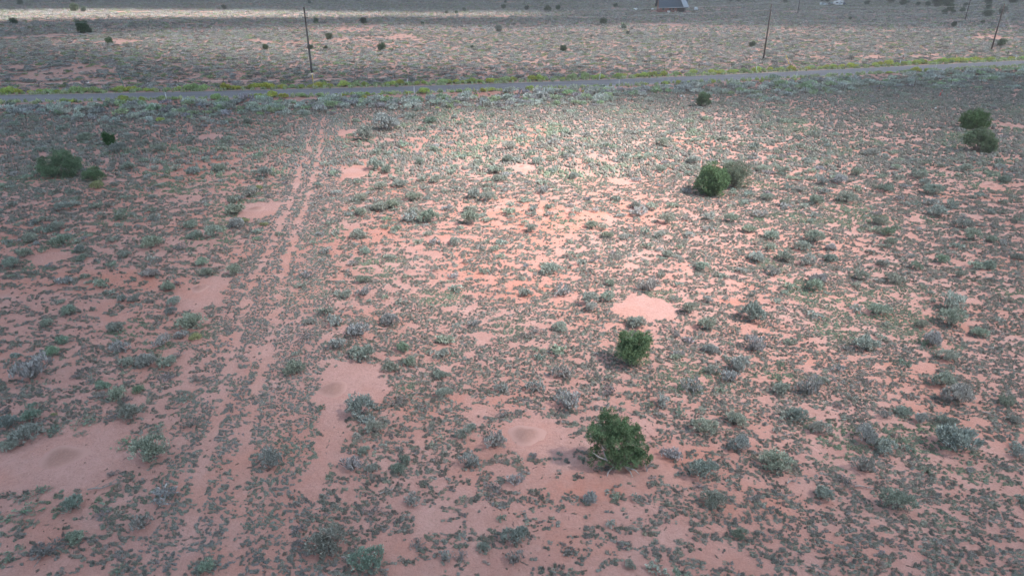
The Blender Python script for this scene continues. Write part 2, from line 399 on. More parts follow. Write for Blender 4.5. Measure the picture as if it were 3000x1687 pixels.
# ------------------------------------------------------------------ unseen cloud layer, added and shaped to place sun and shade on the plain
CH, CLOUD_OD = 320.0, 6.0
offx, offy = sunv.x / sunv.z * CH, sunv.y / sunv.z * CH
cx_ = np.concatenate([np.arange(-2600, -500, 50.0), np.arange(-500, 501, 10.0), np.arange(550, 2601, 50.0)]); CX, CY = np.meshgrid(cx_ + 250, cx_ + 150)
SX, SY = CX - offx, CY - offy                       # where this bit of cloud throws its shade
wob = (fbm(SX / 55, SY / 55, 201, 4) - 0.5)
def gap(cx, cy, rx, ry, soft=0.35):
    return 1 - sstep(1 - soft, 1 + soft, np.hypot((SX - cx) / rx, (SY - cy) / ry) + wob * 0.9)
g = np.maximum.reduce([gap(9, 70, 42, 47, 0.55), gap(8, 40, 25, 23.5, 0.5), gap(20, 205, 200, 80, 0.4) * 0.86, gap(-205, 345, 225, np.clip(58 - 0.10 * (SX + 190), 18, 75), 0.45), gap(20, 185, 75, 26, 0.5) * 0.55, gap(140, 215, 65, 50, 0.4) * 0.6, gap(52, 64, 56, 50, 0.7) * 0.78])  # gaps shaped by hand to set where the sun patches fall
faraway = sstep(420, 620, np.hypot(SX, SY - 200))
g = np.maximum(g, faraway * sstep(0.5, 0.6, fbm(SX / 260, SY / 260, 211, 4)))
opt = (1 - g) * CLOUD_OD * (0.85 + 0.3 * fbm(SX / 90, SY / 90, 221, 4))       # optical depth
hgt = np.clip(1 - g, 0, 1) * (25 + 50 * fbm(SX / 90, SY / 90, 221, 4))
n_ = len(cx_); cid = np.arange(n_ * n_).reshape(n_, n_)
cell = np.maximum.reduce([hgt[:-1, :-1], hgt[1:, :-1], hgt[:-1, 1:], hgt[1:, 1:]]) > 0.3
qa = np.stack([cid[:-1, :-1], cid[:-1, 1:], cid[1:, 1:], cid[1:, :-1]], -1)[cell]
me = bpy.data.meshes.new('unseen_clouds')
vtop = np.stack([CX.ravel(), CY.ravel(), (CH + 0.75 * hgt).ravel() + 0.05], 1); vbot = np.stack([CX.ravel(), CY.ravel(), (CH - 0.25 * hgt).ravel()], 1)
fa = np.vstack([qa, (qa + n_ * n_)[:, ::-1]])
me.vertices.add(2 * n_ * n_); me.vertices.foreach_set('co', np.vstack([vtop, vbot]).ravel())
me.loops.add(fa.size); me.loops.foreach_set('vertex_index', fa.ravel())
me.polygons.add(len(fa)); me.polygons.foreach_set('loop_start', np.arange(len(fa)) * 4); me.polygons.foreach_set('use_smooth', np.ones(len(fa), bool))
me.update(calc_edges=True)
da = me.attributes.new('opacity', 'FLOAT', 'POINT'); da.data.foreach_set('value', np.tile(1 - np.exp(-opt.ravel() / 2), 2))
mt, N, L = new_mat('shading_cloud')
op = N.new('ShaderNodeAttribute'); op.attribute_name = 'opacity'
d = N.new('ShaderNodeBsdfDiffuse'); t = N.new('ShaderNodeBsdfTranslucent'); tr = N.new('ShaderNodeBsdfTransparent')
for k in (d, t): k.inputs[0].default_value = (0.70, 0.83, 0.94, 1)
a1 = N.new('ShaderNodeMixShader'); a1.inputs[0].default_value = 0.6; a2 = N.new('ShaderNodeMixShader'); L.new(op.outputs['Fac'], a2.inputs[0])
L.new(d.outputs[0], a1.inputs[1]); L.new(t.outputs[0], a1.inputs[2]); L.new(tr.outputs[0], a2.inputs[1]); L.new(a1.outputs[0], a2.inputs[2])
o_ = N.new('ShaderNodeOutputMaterial'); L.new(a2.outputs[0], o_.inputs[0]); me.materials.append(mt)
tag(obj('unseen_clouds', me), 'unseen broken cloud layer, gaps shaped to light the plain', None, None, 'structure')

# ------------------------------------------------------------------ plant meshes
def dome_pts(n, r, lobes, zmin=0.12):
    """points on a union of small domes; returns points and outward directions"""
    P, D = [], []
    tot = sum(l[3] for l in lobes)
    for lx, ly, lz, lr in lobes:
        k = max(3, int(n * lr / tot)); v = r.normal(size=(k * 3, 3)); v /= np.linalg.norm(v, axis=1)[:, None]
        v = v[v[:, 2] > -0.15][:k]
        rad = lr * r.uniform(0.72, 1.06, len(v))[:, None]
        p = v * rad * np.array([1, 1, 0.85]) + np.array([lx, ly, lz]); keep = p[:, 2] > zmin * lr
        P.append(p[keep]); D.append(v[keep])
    return np.vstack(P), np.vstack(D)
def sage(seed, tips, per, leaf, twigs, flat=1.0, upright=0.55, mat=None, stem_mat=None, nl=4, vr=(0.7, 1.3)):
    """unit-wide shrub: foliage mesh, stem mesh"""
    r = np.random.default_rng(seed); lobes = []
    for k in range(nl):
        a = 2 * math.pi * (k + r.uniform(0, 0.7)) / nl; q = r.uniform(0.12, 0.26) if nl > 1 else 0
        lobes.append((q * math.cos(a), q * math.sin(a), r.uniform(0.16, 0.32) * flat, r.uniform(0.2, 0.3)))
    P, D = dome_pts(tips, r, lobes); n = len(P)
    fo, st = MB(), MB()
    val = r.uniform(vr[0], vr[1], n)
    Pn = np.repeat(P, per, 0) + r.normal(size=(n * per, 3)) * 0.03
    Dn = np.repeat(D, per, 0) * (1 - upright) + np.array([0, 0, upright]) + r.normal(size=(n * per, 3)) * 0.35
    Dn /= np.linalg.norm(Dn, axis=1)[:, None]
    fo.leaves(Pn - Dn * leaf * 0.5, Dn, leaf * r.uniform(0.7, 1.4, n * per), leaf * 0.42, np.repeat(val, per) * r.uniform(0.85, 1.15, n * per), r)
    for k in range(twigs):
        i = r.integers(n); e = P[i] * r.uniform(0.8, 1.08); e[2] = max(e[2], 0.08)
        b0 = np.array([r.normal() * 0.03, r.normal() * 0.03, 0.0]); m = (b0 + e) / 2 + r.normal(size=3) * 0.035; m[2] = max(m[2], 0.04)
        st.tube([b0, m, e], [0.012, 0.008, 0.003], 3, 1.0, False)
    return fo.mesh('foliage', mat), (st.mesh('stems', stem_mat) if twigs else None)
SAGE = [sage(100 + k, 160, 13, 0.072, 18, (1.0, 0.8, 1.15, 0.9)[k % 4], 0.5, M_LEAF, M_TWIG, (4, 3, 5, 6)[k % 4]) for k in range(8)]
TWIGGY = [sage(140 + k, 70, 6, 0.11, 46, 1.0, 0.7, M_LEAF, M_TWIG, 3) for k in range(4)]
DEADB = [sage(150 + k, 46, 5, 0.10, 44, 0.55, 0.2, M_LEAF, M_TWIG, 5) for k in range(3)]
RABBIT = [sage(160 + k, 130, 9, 0.095, 8, 0.85, 0.75, M_LEAF, M_TWIG, (2, 3, 4)[k % 3], (0.8, 1.25)) for k in range(5)]
# light versions for the scattered masses
S_SAGE = [sage(200 + k, 48, 6, 0.14, 0, (1.0, 0.75, 1.1)[k % 3], 0.5, M_LEAF_I, None, 4)[0] for k in range(5)]
S_FAR = [sage(220 + k, 16, 3, 0.28, 0, 0.8, 0.4, M_LEAF_I, None, 3)[0] for k in range(4)]
def tuft(seed, blades, hgt_):
    """a low cushion of short blades, about one unit wide, over a lumpy core"""
    r = np.random.default_rng(seed); b = MB()
    nc = r.integers(2, 5); cs = [(r.normal() * 0.22, r.normal() * 0.16, r.uniform(0.17, 0.29)) for _ in range(nc)]
    for cx, cy, rr in cs:
        ring = 7; vs = []
        for lv, (q, zz) in enumerate(((1.0, 0.0), (0.86, 0.55), (0.45, 0.92))):
            for k in range(ring):
                a = 2 * math.pi * (k + lv * 0.5) / ring; w = rr * q * r.uniform(0.82, 1.15)
                vs.append((cx + w * math.cos(a), cy + w * math.sin(a), zz * hgt_ * r.uniform(0.8, 1.1)))
        vs.append((cx, cy, hgt_ * 1.02)); fs = []
        for lv in range(2):
            for k in range(ring):
                k2 = (k + 1) % ring; fs.append((lv * ring + k, lv * ring + k2, (lv + 1) * ring + k2, (lv + 1) * ring + k))
        for k in range(ring): fs.append((2 * ring + k, 2 * ring + (k + 1) % ring, 3 * ring))
        b.add(vs, fs, r.uniform(0.75, 1.05))
    P = []
    for k in range(blades):
        cx, cy, rr = cs[r.integers(nc)]; a = r.uniform(0, 6.283); w = rr * math.sqrt(r.uniform(0, 1)) * 1.02
        P.append((cx + w * math.cos(a), cy + w * math.sin(a), hgt_ * math.sqrt(max(0.0, 1 - (w / rr) ** 2 * 0.92))))
    P = np.array(P); D = r.normal(size=(blades, 3)) * 0.55 + np.array([0, 0, 0.8]); D /= np.linalg.norm(D, axis=1)[:, None]
    b.leaves(P - D * 0.05, D, r.uniform(0.16, 0.36, blades), 0.06, r.uniform(0.7, 1.45, blades), r)
    return b.mesh('tuft', M_LEAF_I)
TUFTS = [tuft(300 + k, 60, (0.24, 0.30, 0.20)[k % 3]) for k in range(7)]
TUFTS_FAR = [tuft(320 + k, 14, 0.42) for k in range(4)]

# ------------------------------------------------------------------ scattering of what cannot be counted
def scatter(name, meshes, P, rot, scale, tint, pick, label, cat):
    me = bpy.data.meshes.new(name); n = len(P)
    me.vertices.add(n); me.vertices.foreach_set('co', np.asarray(P, float).ravel())
    for nm, ty, ar, key in (('rotz', 'FLOAT', rot, 'value'), ('size', 'FLOAT_VECTOR', scale, 'vector'), ('tint', 'FLOAT_COLOR', tint, 'color'), ('pick', 'INT', pick, 'value')):
        a = me.attributes.new(nm, ty, 'POINT'); a.data.foreach_set(key, np.ascontiguousarray(ar).ravel())
    o = obj(name, me)
    c = bpy.data.collections.new(name + '_kinds')
    for k, m_ in enumerate(meshes): c.objects.link(bpy.data.objects.new('%s_kind%02d' % (name, k), m_))
    g = bpy.data.node_groups.new(name, 'GeometryNodeTree')
    g.interface.new_socket('Geometry', in_out='INPUT', socket_type='NodeSocketGeometry'); g.interface.new_socket('Geometry', in_out='OUTPUT', socket_type='NodeSocketGeometry')
    N, L = g.nodes, g.links
    gi, go = N.new('NodeGroupInput'), N.new('NodeGroupOutput')
    m2p = N.new('GeometryNodeMeshToPoints'); L.new(gi.outputs[0], m2p.inputs[0])
    ci = N.new('GeometryNodeCollectionInfo'); ci.inputs['Collection'].default_value = c; ci.inputs['Separate Children'].default_value = True; ci.inputs['Reset Children'].default_value = True
    ip = N.new('GeometryNodeInstanceOnPoints'); ip.inputs['Pick Instance'].default_value = True
    def att(nm, ty):
        a = N.new('GeometryNodeInputNamedAttribute'); a.data_type = ty; a.inputs[0].default_value = nm; return a.outputs[0]
    cb = N.new('ShaderNodeCombineXYZ'); L.new(att('rotz', 'FLOAT'), cb.inputs[2])
    er = N.new('FunctionNodeEulerToRotation'); L.new(cb.outputs[0], er.inputs[0])
    L.new(m2p.outputs[0], ip.inputs['Points']); L.new(ci.outputs[0], ip.inputs['Instance']); L.new(att('pick', 'INT'), ip.inputs['Instance Index'])
    L.new(er.outputs[0], ip.inputs['Rotation']); L.new(att('size', 'FLOAT_VECTOR'), ip.inputs['Scale']); L.new(ip.outputs[0], go.inputs[0])
    md = o.modifiers.new('scatter', 'NODES'); md.node_group = g
    tag(o, label, cat, None, 'stuff'); return o
def tints(n, base, var=0.15, hue=0.06, r=rng):
    t = np.ones((n, 4)); t[:, :3] = np.asarray(base) * r.uniform(1 - var, 1 + var, (n, 1)) * r.uniform(1 - hue, 1 + hue, (n, 3)); return t
def jgrid(y0, y1, step):
    """jittered grid over the part of the plain the camera sees, with a margin"""
    ys = np.arange(y0, y1, step); out = []
    for y in ys:
        h = 0.80 * y * 1.08 + 8; xs = np.arange(-h, h, step)
        out.append(np.stack([xs + rng.uniform(-0.5, 0.5, len(xs)) * step, np.full(len(xs), y) + rng.uniform(-0.5, 0.5, len(xs)) * step], 1))
    return np.vstack(out)
def mat_cover(x, y):
    """share of the sand that low mats cover"""
    px, py, _ = proj(x, y)
    c = 0.61 + (fbm(x / 7, y / 7, 71, 3) - 0.5) * 0.7 + (fbm(x / 2.2, y / 2.2, 75, 2) - 0.5) * 0.4
    c = c + 0.16 * sstep(1750, 2300, px) * sstep(450, 700, py)
    c = c - 0.12 * sstep(700, 500, px) * sstep(700, 900, py) - 0.05 * sstep(760, 560, px)
    c = c - 0.20 * sstep(1320, 1400, py) * sstep(1000, 1120, px) * sstep(2000, 1850, px)
    c = c + 0.10 * sstep(820, 900, py) * sstep(1330, 1230, py) * sstep(1000, 1200, px) * sstep(1800, 1600, px)
    c = c + 0.02 * sstep(700, 450, py)
    dr = np.minimum(dline(RUTL, x, y), dline(RUTR, x, y)); mid = 0.5 * (dline(RUTL, x, y) + dline(RUTR, x, y))
    band = 1 - sstep(2.2, 3.4, dline(RUTR, x, y) + (fbm(x / 1.5, y / 1.5, 79, 2) - 0.5) * 1.4)
    c = c * (1 - band) + band * (0.92 + (fbm(x / 2, y / 2, 83, 2) - 0.5) * 0.4)
    rut = (1 - sstep(0.10, 0.42, dr + (fbm(x / 0.6, y / 0.6, 85, 2) - 0.5) * 0.22))
    c = c - (0.35 + 0.75 * fbm(x / 0.9, y / 0.9, 87, 2)) * rut - 0.18 * red_field(x, y)
    return c, band
def keep_off(x, y):
    s = road_s(x, y); return (s < -15) | (s > ROAD_W + 3)
# near mats
def make_mats(name, meshes, y0, y1, step, size, label):
    q = jgrid(y0, y1, step); x, y = q[:, 0], q[:, 1]
    c, band = mat_cover(x, y); cl = clear_field(x, y)
    lab = fbm(x / 0.55, y / 0.36, 95, 2)
    ok = (lab > 0.5 + (0.5 - c) * 0.42) & (cl < 0.4 + 0.1 * rng.random(len(x))) & (rng.random(len(x)) < 0.93)
    ok |= (rng.random(len(x)) < 0.04) & (cl < 0.3) & (c > 0.25)
    ok &= road_s(x, y) < -9 + 8 * rng.random(len(x))
    x, y, band = x[ok], y[ok], band[ok]; n = len(x)
    s = size * rng.uniform(0.55, 1.3, n) * (1 - 0.12 * band)
    sc_ = np.stack([s * rng.uniform(0.9, 1.5, n), s * rng.uniform(0.8, 1.2, n), s * rng.uniform(0.8, 1.5, n) ], 1)
    t = tints(n, (0.285, 0.28, 0.252), 0.3, 0.05)
    gr = sstep(0.60, 0.74, fbm(x / 4.5, y / 4.5, 101, 3))[:, None]; t[:, :3] = t[:, :3] * (1 - gr) + gr * tints(n, (0.275, 0.315, 0.245), 0.2)[:, :3]
    bl = (band * 0.8 * rng.uniform(0.5, 1, n))[:, None]; t[:, :3] = t[:, :3] * (1 - bl) + bl * tints(n, (0.305, 0.315, 0.30), 0.2)[:, :3]
    br = (rng.random(n) < 0.12)[:, None]; t[:, :3] = np.where(br, tints(n, (0.34, 0.29, 0.26), 0.2)[:, :3], t[:, :3])
    scatter(name, meshes, np.stack([x, y, gz(x, y) - 0.012], 1), rng.uniform(-0.45, 0.45, n) + np.where(rng.random(n) < 0.5, math.pi, 0), sc_, t, rng.integers(0, len(meshes), n), label, 'ground cover')
    return n
n_m = make_mats('ground_cover', TUFTS, 12, 38, 0.145, 0.19, 'low grey-green mats and tufts creeping over the nearest sand')
n_m1 = make_mats('ground_cover', TUFTS, 38, 62, 0.20, 0.25, 'low grey-green mats over the middle sand either side of the track')
n_m2 = make_mats('ground_cover', TUFTS_FAR, 62, 150, 0.34, 0.42, 'low grey-green tufts over the far sand below the road')

q = jgrid(12, 70, 0.33); x, y = q[:, 0], q[:, 1]; ok = (rng.random(len(x)) < 0.55 * sstep(0.35, 0.6, fbm(x / 2.5, y / 2.5, 111, 3))) & (clear_field(x, y) < 0.75 + 0.3 * rng.random(len(x))); x, y = x[ok], y[ok]; n = len(x)
s = rng.uniform(0.05, 0.15, n)
scatter('plant_litter', TUFTS, np.stack([x, y, gz(x, y) - 0.006], 1), rng.uniform(0, 6.28, n), np.stack([s * rng.uniform(0.8, 2.2, n), s * 0.8, s * 0.6], 1), tints(n, (0.20, 0.165, 0.145), 0.3), rng.integers(0, 7, n), 'dark seedlings, twigs and plant litter strewn on the near sand', 'litter')
PEB = []
for k in range(3):
    r = np.random.default_rng(340 + k); b = MB(); v = [(1, 0, 0), (0, 1, 0), (-1, 0, 0), (0, -1, 0), (0, 0, 0.8)]
    b.add([tuple(np.array(p) * r.uniform(0.35, 0.6)) for p in v], [(0, 1, 4), (1, 2, 4), (2, 3, 4), (3, 0, 4)], 1.0); PEB.append(b.mesh('pebble', M_LEAF_I))
q = jgrid(12, 60, 0.2); x, y = q[:, 0], q[:, 1]; cl = clear_field(x, y); ok = rng.random(len(x)) < 0.05 + 0.6 * sstep(0.5, 0.9, cl) * sstep(0.3, 0.55, fbm(x / 1.7, y / 1.7, 121, 3)); x, y = x[ok], y[ok]; n = len(x)
s = rng.uniform(0.018, 0.06, n); t = tints(n, (0.50, 0.34, 0.30), 0.3, 0.06); k = rng.random(n) < 0.45; t[k] = tints(int(k.sum()), (0.24, 0.15, 0.13), 0.3)
scatter('pebbles', PEB, np.stack([x, y, gz(x, y) - 0.002], 1), rng.uniform(0, 6.28, n), np.stack([s, s * 0.8, s * 0.8], 1), t, rng.integers(0, 3, n), 'fine pale and dark pebbles on the bare sand', 'pebbles')
# ------------------------------------------------------------------ shrubs read off the photograph: "x,y,w[kind]" in crop pixels
A = """100,105,90 370,95,70 460,140,90 150,195,80 205,235,80 275,300,90 390,285,80 610,220,110 670,240,80 820,130,70 880,110,70 650,110,80 1100,110,70 1250,95,90 1190,75,80y 1060,245,90 930,205,90 860,310,110 590,295,80 1180,300,100 1440,205,60 1385,245,90 1080,300,70 1650,110,90 1720,80,80 1840,90,100 1960,195,60 1690,215,80 1580,310,70 1660,290,80 1840,270,60 1920,345,90g 2095,250,70 2200,300,90 1060,375,90 1510,370,90 1130,435,80 950,435,110 1290,345,70 1300,440,90 1430,470,110 1630,450,110 1970,490,100 1900,470,80 810,445,80 840,550,70 1045,580,70 1925,570,60y 1845,630,130t 1720,680,110 1735,770,130 1805,820,90y 1755,870,130t 1955,850,70y 700,570,120y 575,610,60 410,670,60 285,650,60 75,710,80 810,710,80 700,720,90 1130,640,70 440,740,120 890,750,60 980,770,60 885,815,100 1140,810,80 300,820,80 80,820,60 410,880,120 500,890,60 1410,870,110 1440,960,110 1570,950,130 1650,900,80 200,980,130 440,1010,170 120,930,70 580,1060,120 160,1090,110 1110,1030,190 910,1090,110 600,1110,110 1130,1125,90 720,1120,70 65,1175,150 820,1160,80 1330,1040,130d 1240,1180,110d 1500,1150,110 1530,1220,110 1720,1220,110 1110,1240,110t 620,1250,80 650,1280,60 1240,1330,130 1310,1290,80d 810,1360,80 360,1345,50d 900,1420,100 980,1420,110 1280,1440,110 440,1430,80 1100,1420,80d 2070,920,80 1905,960,60g 2330,690,70 2310,750,60 2420,1060,110t 2280,1230,90t 2250,1310,80t 2500,920,90 2480,480,80 2360,560,70"""
B = """510,50,90 100,80,80 160,220,160 330,150,200t 460,270,90 270,310,90 60,195,70g 30,280,60 50,350,90 660,90,100g 840,50,80 780,140,80 600,140,80 700,210,70 890,210,60 580,390,100 690,300,110 1050,110,70 1150,165,80 1340,200,80 1350,255,60 1270,255,60 1480,215,60 1580,110,70 1680,160,90 1590,245,90 1330,140,90t 1420,245,50 1100,290,80 1240,290,110t 1410,340,90 1560,295,60 1700,310,80 1650,330,90 1700,350,90 1460,390,110 1560,370,90 1840,385,80 1870,270,70 1970,265,70 1990,180,80 1970,140,60 2150,170,90 2140,310,60 2240,355,90 2290,330,60 2120,360,90 2010,280,90 2440,220,80 2390,255,100 2420,170,70 1010,395,90 1000,440,80 840,420,60 815,465,90 1090,420,60 1150,460,110 1240,380,100 1300,370,80t 1180,520,100 1220,500,90t 1160,570,60 1480,445,80 1580,455,90 1730,495,100 2195,515,90t 2380,435,110 1510,540,90 1500,610,120t 1225,595,60t 700,530,100 120,535,70 280,570,100 430,560,110 240,440,140 330,460,110 440,470,60 2520,480,60 770,600,70 850,590,80 135,660,100 530,660,110 640,655,60 720,665,60 990,650,100 1080,670,110t 1150,660,50 790,730,80t 290,740,130 370,720,120 140,780,100 530,770,110 500,820,130t 650,830,160 960,760,130 960,840,140 330,820,70g 400,885,90 650,920,90 1250,770,90 1440,740,90 1360,680,90 1550,780,80t 1410,890,120 1370,840,70 1720,790,60 1430,780,80 1870,860,100 1960,870,80 2200,710,100 2220,770,140t 2430,830,130 1990,940,100 2150,930,60 2280,900,90 2380,930,100 110,940,130 840,990,100 690,980,90t 1040,1020,70 1140,1030,90 1080,960,60 1190,950,60d 170,1050,100 80,1150,90t 560,980,70 1190,1090,70 940,1120,90d 1060,1200,90 830,1230,80t 700,1180,70 480,1240,80 160,1280,100 1700,1070,70 1790,1130,90 1840,1190,90d 2040,1090,110d 2290,1010,90 2440,1080,100 2520,1020,80 2510,1100,80 1890,1040,60 1770,1000,60 1560,1200,150 2010,1290,100 2300,1340,170t 1650,1370,140t 1990,1420,120 1850,1440,150 2390,1220,80t 2520,1300,70 160,1370,120t 30,1380,100 320,1390,60 200,1410,60 950,1380,80d 1380,1370,100 870,1340,70 2490,1410,80"""
C = """50,90,90 190,70,80 410,140,90 560,90,70 640,120,90 770,90,90 340,80,60 330,220,90 220,210,80 100,230,90 530,285,90 860,150,60 870,220,80 990,190,80 880,275,80 960,300,90 1060,230,60 1090,270,70 1150,180,60 1100,330,80 1370,260,80 1420,330,130 930,380,70 1080,380,60 720,320,80 640,310,70 350,400,80 90,390,130 610,450,100 750,460,100 640,610,90d 1310,480,100 1180,540,110t 1050,550,110t 1770,500,100 1600,430,80 1820,400,90 1510,350,70 1750,160,70 2010,190,60 2130,440,110 2380,430,90 2170,370,70 2420,530,110 1820,560,100 1880,620,140 1530,600,130 1300,590,90 1070,620,90t 880,600,100t 630,660,110 500,630,90 460,690,80 760,700,100 1000,700,110 1240,690,140 1230,760,60 1150,750,50d 1000,790,90t 960,830,90 580,790,100t 380,820,130 200,800,110t 40,800,90t 200,880,80t 500,900,100 60,930,90t 1470,850,130 1920,790,130 2110,870,130 2170,970,130 1550,930,150g 1570,1000,120 1000,980,150 910,1030,130 1110,1030,110t 660,1030,80 670,940,110 570,1110,130 780,1110,170 940,1140,130t 1120,1120,130 1430,1060,80d 1600,1070,60t 1500,1150,100t 160,1180,120 690,1220,110t 1150,1175,90d 1760,1180,110 2320,980,110 2410,1000,90t 2300,1180,140 2080,1240,110 2300,1260,70t 2510,1110,100 1940,1140,110g 1020,1290,140t 1000,1340,140 1600,1280,150 1340,1250,120 1300,1300,90 190,1420,100t 700,1430,90 530,1370,80 1870,1420,80 2440,1420,70 2070,1410,90t 2220,1280,50 460,1180,60t 2340,860,70d 2300,760,90t 2400,760,70 2500,670,80 2510,820,80 1870,700,90 2220,640,90 2030,730,90 330,1390,60"""
Dd = """140,410,180t 240,105,80 360,50,90 600,140,100 1010,130,150 965,180,90t 1045,180,80y 855,220,120t 320,205,90g 265,275,110g 70,280,60 120,310,60d 630,255,120t 670,325,100 770,330,110 885,325,100 945,275,70d 880,395,110d 545,450,90g 730,460,80g 400,390,80d 480,410,60d 610,510,130 540,490,100d 670,510,70d 1050,400,90d 1580,370,130 1600,260,60 1650,185,90d 1670,100,70t 1800,110,100t 1810,240,120t 910,40,70t 150,620,110g 160,540,60g 20,570,60d 25,650,110 110,730,200 30,770,100 280,585,50y 680,610,130 600,600,100d 760,540,60 430,640,150m 280,645,80m 270,680,120m 420,685,70m 640,750,130m 770,870,220 590,920,80d 1010,660,110d 820,690,130m 370,1110,150 200,1020,110m 100,1050,90m 530,1140,90d 740,1210,120t 380,1280,130 90,1150,170m 720,1000,80m 1450,880,140t 1740,1350,200 1600,1290,70d 1110,1440,110g 610,1440,110m 200,1370,200d 30,1380,130m 1600,1220,60t 1730,560,60m 1340,500,40d 1340,420,40d"""
E = """255,100,100t 90,170,130t 110,300,150 325,245,110g 550,250,70 715,100,70t 255,350,110 365,315,80 530,380,90 550,480,90 300,530,120d 430,560,90d 85,610,180 165,690,130 80,720,60t 490,660,70d 700,670,70 820,775,140t 655,720,90 120,800,90 50,900,130t 160,890,80 340,850,90 310,780,60 300,900,90 680,880,130t 935,970,90t 1035,815,50d 870,600,100d 865,460,80t 1055,460,110t 1195,385,100t 1225,560,150t 1455,390,60 1450,480,110d 1180,125,110 1050,140,110d 1060,240,80m 1600,120,120 1350,25,90t 1810,160,60t 1820,270,70t 1730,550,120t 1670,540,60m 1720,600,60t 1830,590,70 1790,850,110t 1480,1050,70 1345,1070,90t 860,1160,60 825,1010,110d 380,1070,110t 160,1130,110d 410,1320,120d 930,1290,130 935,1400,100t 765,1330,100 640,1370,90d 550,1390,80t 315,1380,50d 130,1440,200g 1450,1190,70t 1520,1300,70d 1220,1340,70d 1560,1420,80t 1590,1060,60 1640,1230,50d 1820,930,50t"""
Fc = """390,85,150 140,130,120 50,40,100 40,190,60t 390,250,120t 160,260,80t 590,210,70 1080,55,110 1470,120,150 1460,30,170t 1310,120,90 1620,170,100 1740,160,60d 1720,85,60 1370,225,130t 1440,310,110 890,245,110d 1005,245,120 320,360,140t 170,370,80 270,420,110t 60,470,150t 850,350,60t 700,490,150t 760,430,80 545,480,110 540,320,70m 990,420,100d 1210,320,70m 1420,440,130 1500,530,180t 1200,595,90 1100,610,80t 1300,640,100t 1440,650,120 1240,490,50d 630,625,130 300,660,120 130,700,150 760,700,130t 510,680,60t 310,795,140t 1010,750,140t 1110,800,130 1220,790,60 1500,820,230 980,910,140t 520,910,160 120,950,150 850,950,110d 900,980,110d 770,1060,140 170,1100,130 400,1070,70t 1180,1140,180 310,1260,80 90,1000,80d 640,1350,50d 1760,540,80 1800,630,90t 1820,820,90t 1640,745,40d 1750,870,50d 1330,910,70 850,550,60d 1840,1060,70 1640,1170,40d 460,320,40d"""
# roadside rabbitbrush
V1 = """10,560,60y 140,600,150g 960,540,130y 1120,530,110y 800,610,90y 1880,520,150y 2150,520,120y 2420,520,160y 1530,610,110g"""
V2 = """30,430,70y 150,440,120y 280,430,110y 390,420,110y 470,410,80y 320,480,140y 570,400,80y 735,405,90y 1000,410,110y 1230,410,220y 700,460,70y 1130,650,60y 1650,375,90y 1760,380,110y 1860,370,110y 2020,440,90y 2130,375,140y 2270,375,140y 2400,370,80y 2490,400,90y 1450,620,80y"""
V3 = """40,490,90y 130,500,100y 285,490,60y 450,510,130y 560,525,110g 830,445,60y 920,445,60y 1030,440,70y 1110,435,60y 1190,490,70y 1380,465,150g 730,530,140y 1700,460,100y 2280,450,70y 2420,380,80y"""
V4 = """970,400,180y 1080,380,90y 870,400,100y 1420,390,70y 1580,390,60y 1640,340,50g 1900,355,90y 2500,355,110y 550,420,110y"""
V5 = """1330,757,60y 1620,765,100y 1880,750,70y 1960,745,80y 2060,745,80y 2140,750,80y 2280,740,60y 2410,740,70y 2530,740,40y"""
V6 = """1425,695,70y 1590,693,50y 1690,718,60y 1930,685,80y 1955,693,60y 2265,648,40y 2350,645,40y 2540,645,80y 1830,703,40y 2450,655,50y"""
SHRUBS = []
for txt, ox, oy, k in ((A, 0, 330, 2.542), (B, 1000, 330, 2.542), (C, 2000, 330, 2.542), (Dd, 0, 900, 1.841), (E, 1000, 900, 1.841), (Fc, 2000, 900, 1.841),
                       (V1, 0, 200, 5.152), (V2, 1000, 200, 5.152), (V3, 2000, 150, 5.152), (V4, 2500, 140, 5.152), (V5, 0, 0, 2.576), (V6, 1000, 0, 2.576)):
    for tok in txt.split():
        kind = 's'
        if tok[-1].isalpha(): kind, tok = tok[-1], tok[:-1]
        x, y, w = map(float, tok.split(',')); SHRUBS.append((ox + x / k, oy + y / k, w / k, kind))
# ------------------------------------------------------------------ landmarks used to say which shrub is which
LAND = [(c[0], c[1], ph) for c, _, ph in CLEAR]
TREES_NEAR = [  # px, py(base), width px, label phrase
 (1806, 1385, 175, 'leaning juniper'), (1858, 1078, 105, 'round juniper right of centre'), (2092, 580, 86, 'larger twin juniper'), (2155, 562, 62, 'smaller twin juniper'),
 (2862, 385, 86, 'rounded juniper'), (2868, 452, 116, 'open juniper'), (170, 528, 118, 'sprawling green bush'), (265, 537, 58, 'low green bush'), (318, 437, 33, 'small upright juniper'), (2061, 318, 43, 'lone juniper below the road')]
for px, py, w, ph in TREES_NEAR: x, y, _ = at(px, py); LAND.append((x, y, ph))
for px, py, ph in ((880, 640, 'middle of the track'), (700, 1230, 'near end of the track'), (780, 900, 'bend of the track'), (1250, 850, 'reddish sand left of centre'), (1560, 720, 'red sand in the centre'), (2300, 1300, 'mats in the near right corner'),
                   (2650, 900, 'mats at the right edge'), (2300, 700, 'flat beside the twin junipers'), (2650, 1200, 'pale sand at lower right'), (1200, 1550, 'reddish sand at bottom centre'), (400, 1050, 'scrub above the near left patch')):
    x, y, _ = at(px, py); LAND.append((x, y, ph))
POSTS = [(507, 285, 11, 'near'), (1214, 279, 21, 'near'), (1189, 245, 12, 'far'), (1737, 229, 11, 'far'), (1814, 258, 18, 'near'), (2205, 215, 11, 'far'), (2312, 229, 10, 'near'), (2612, 193, 12, 'far'), (2732, 211, 14, 'near'), (2952, 178, 10, 'far')]
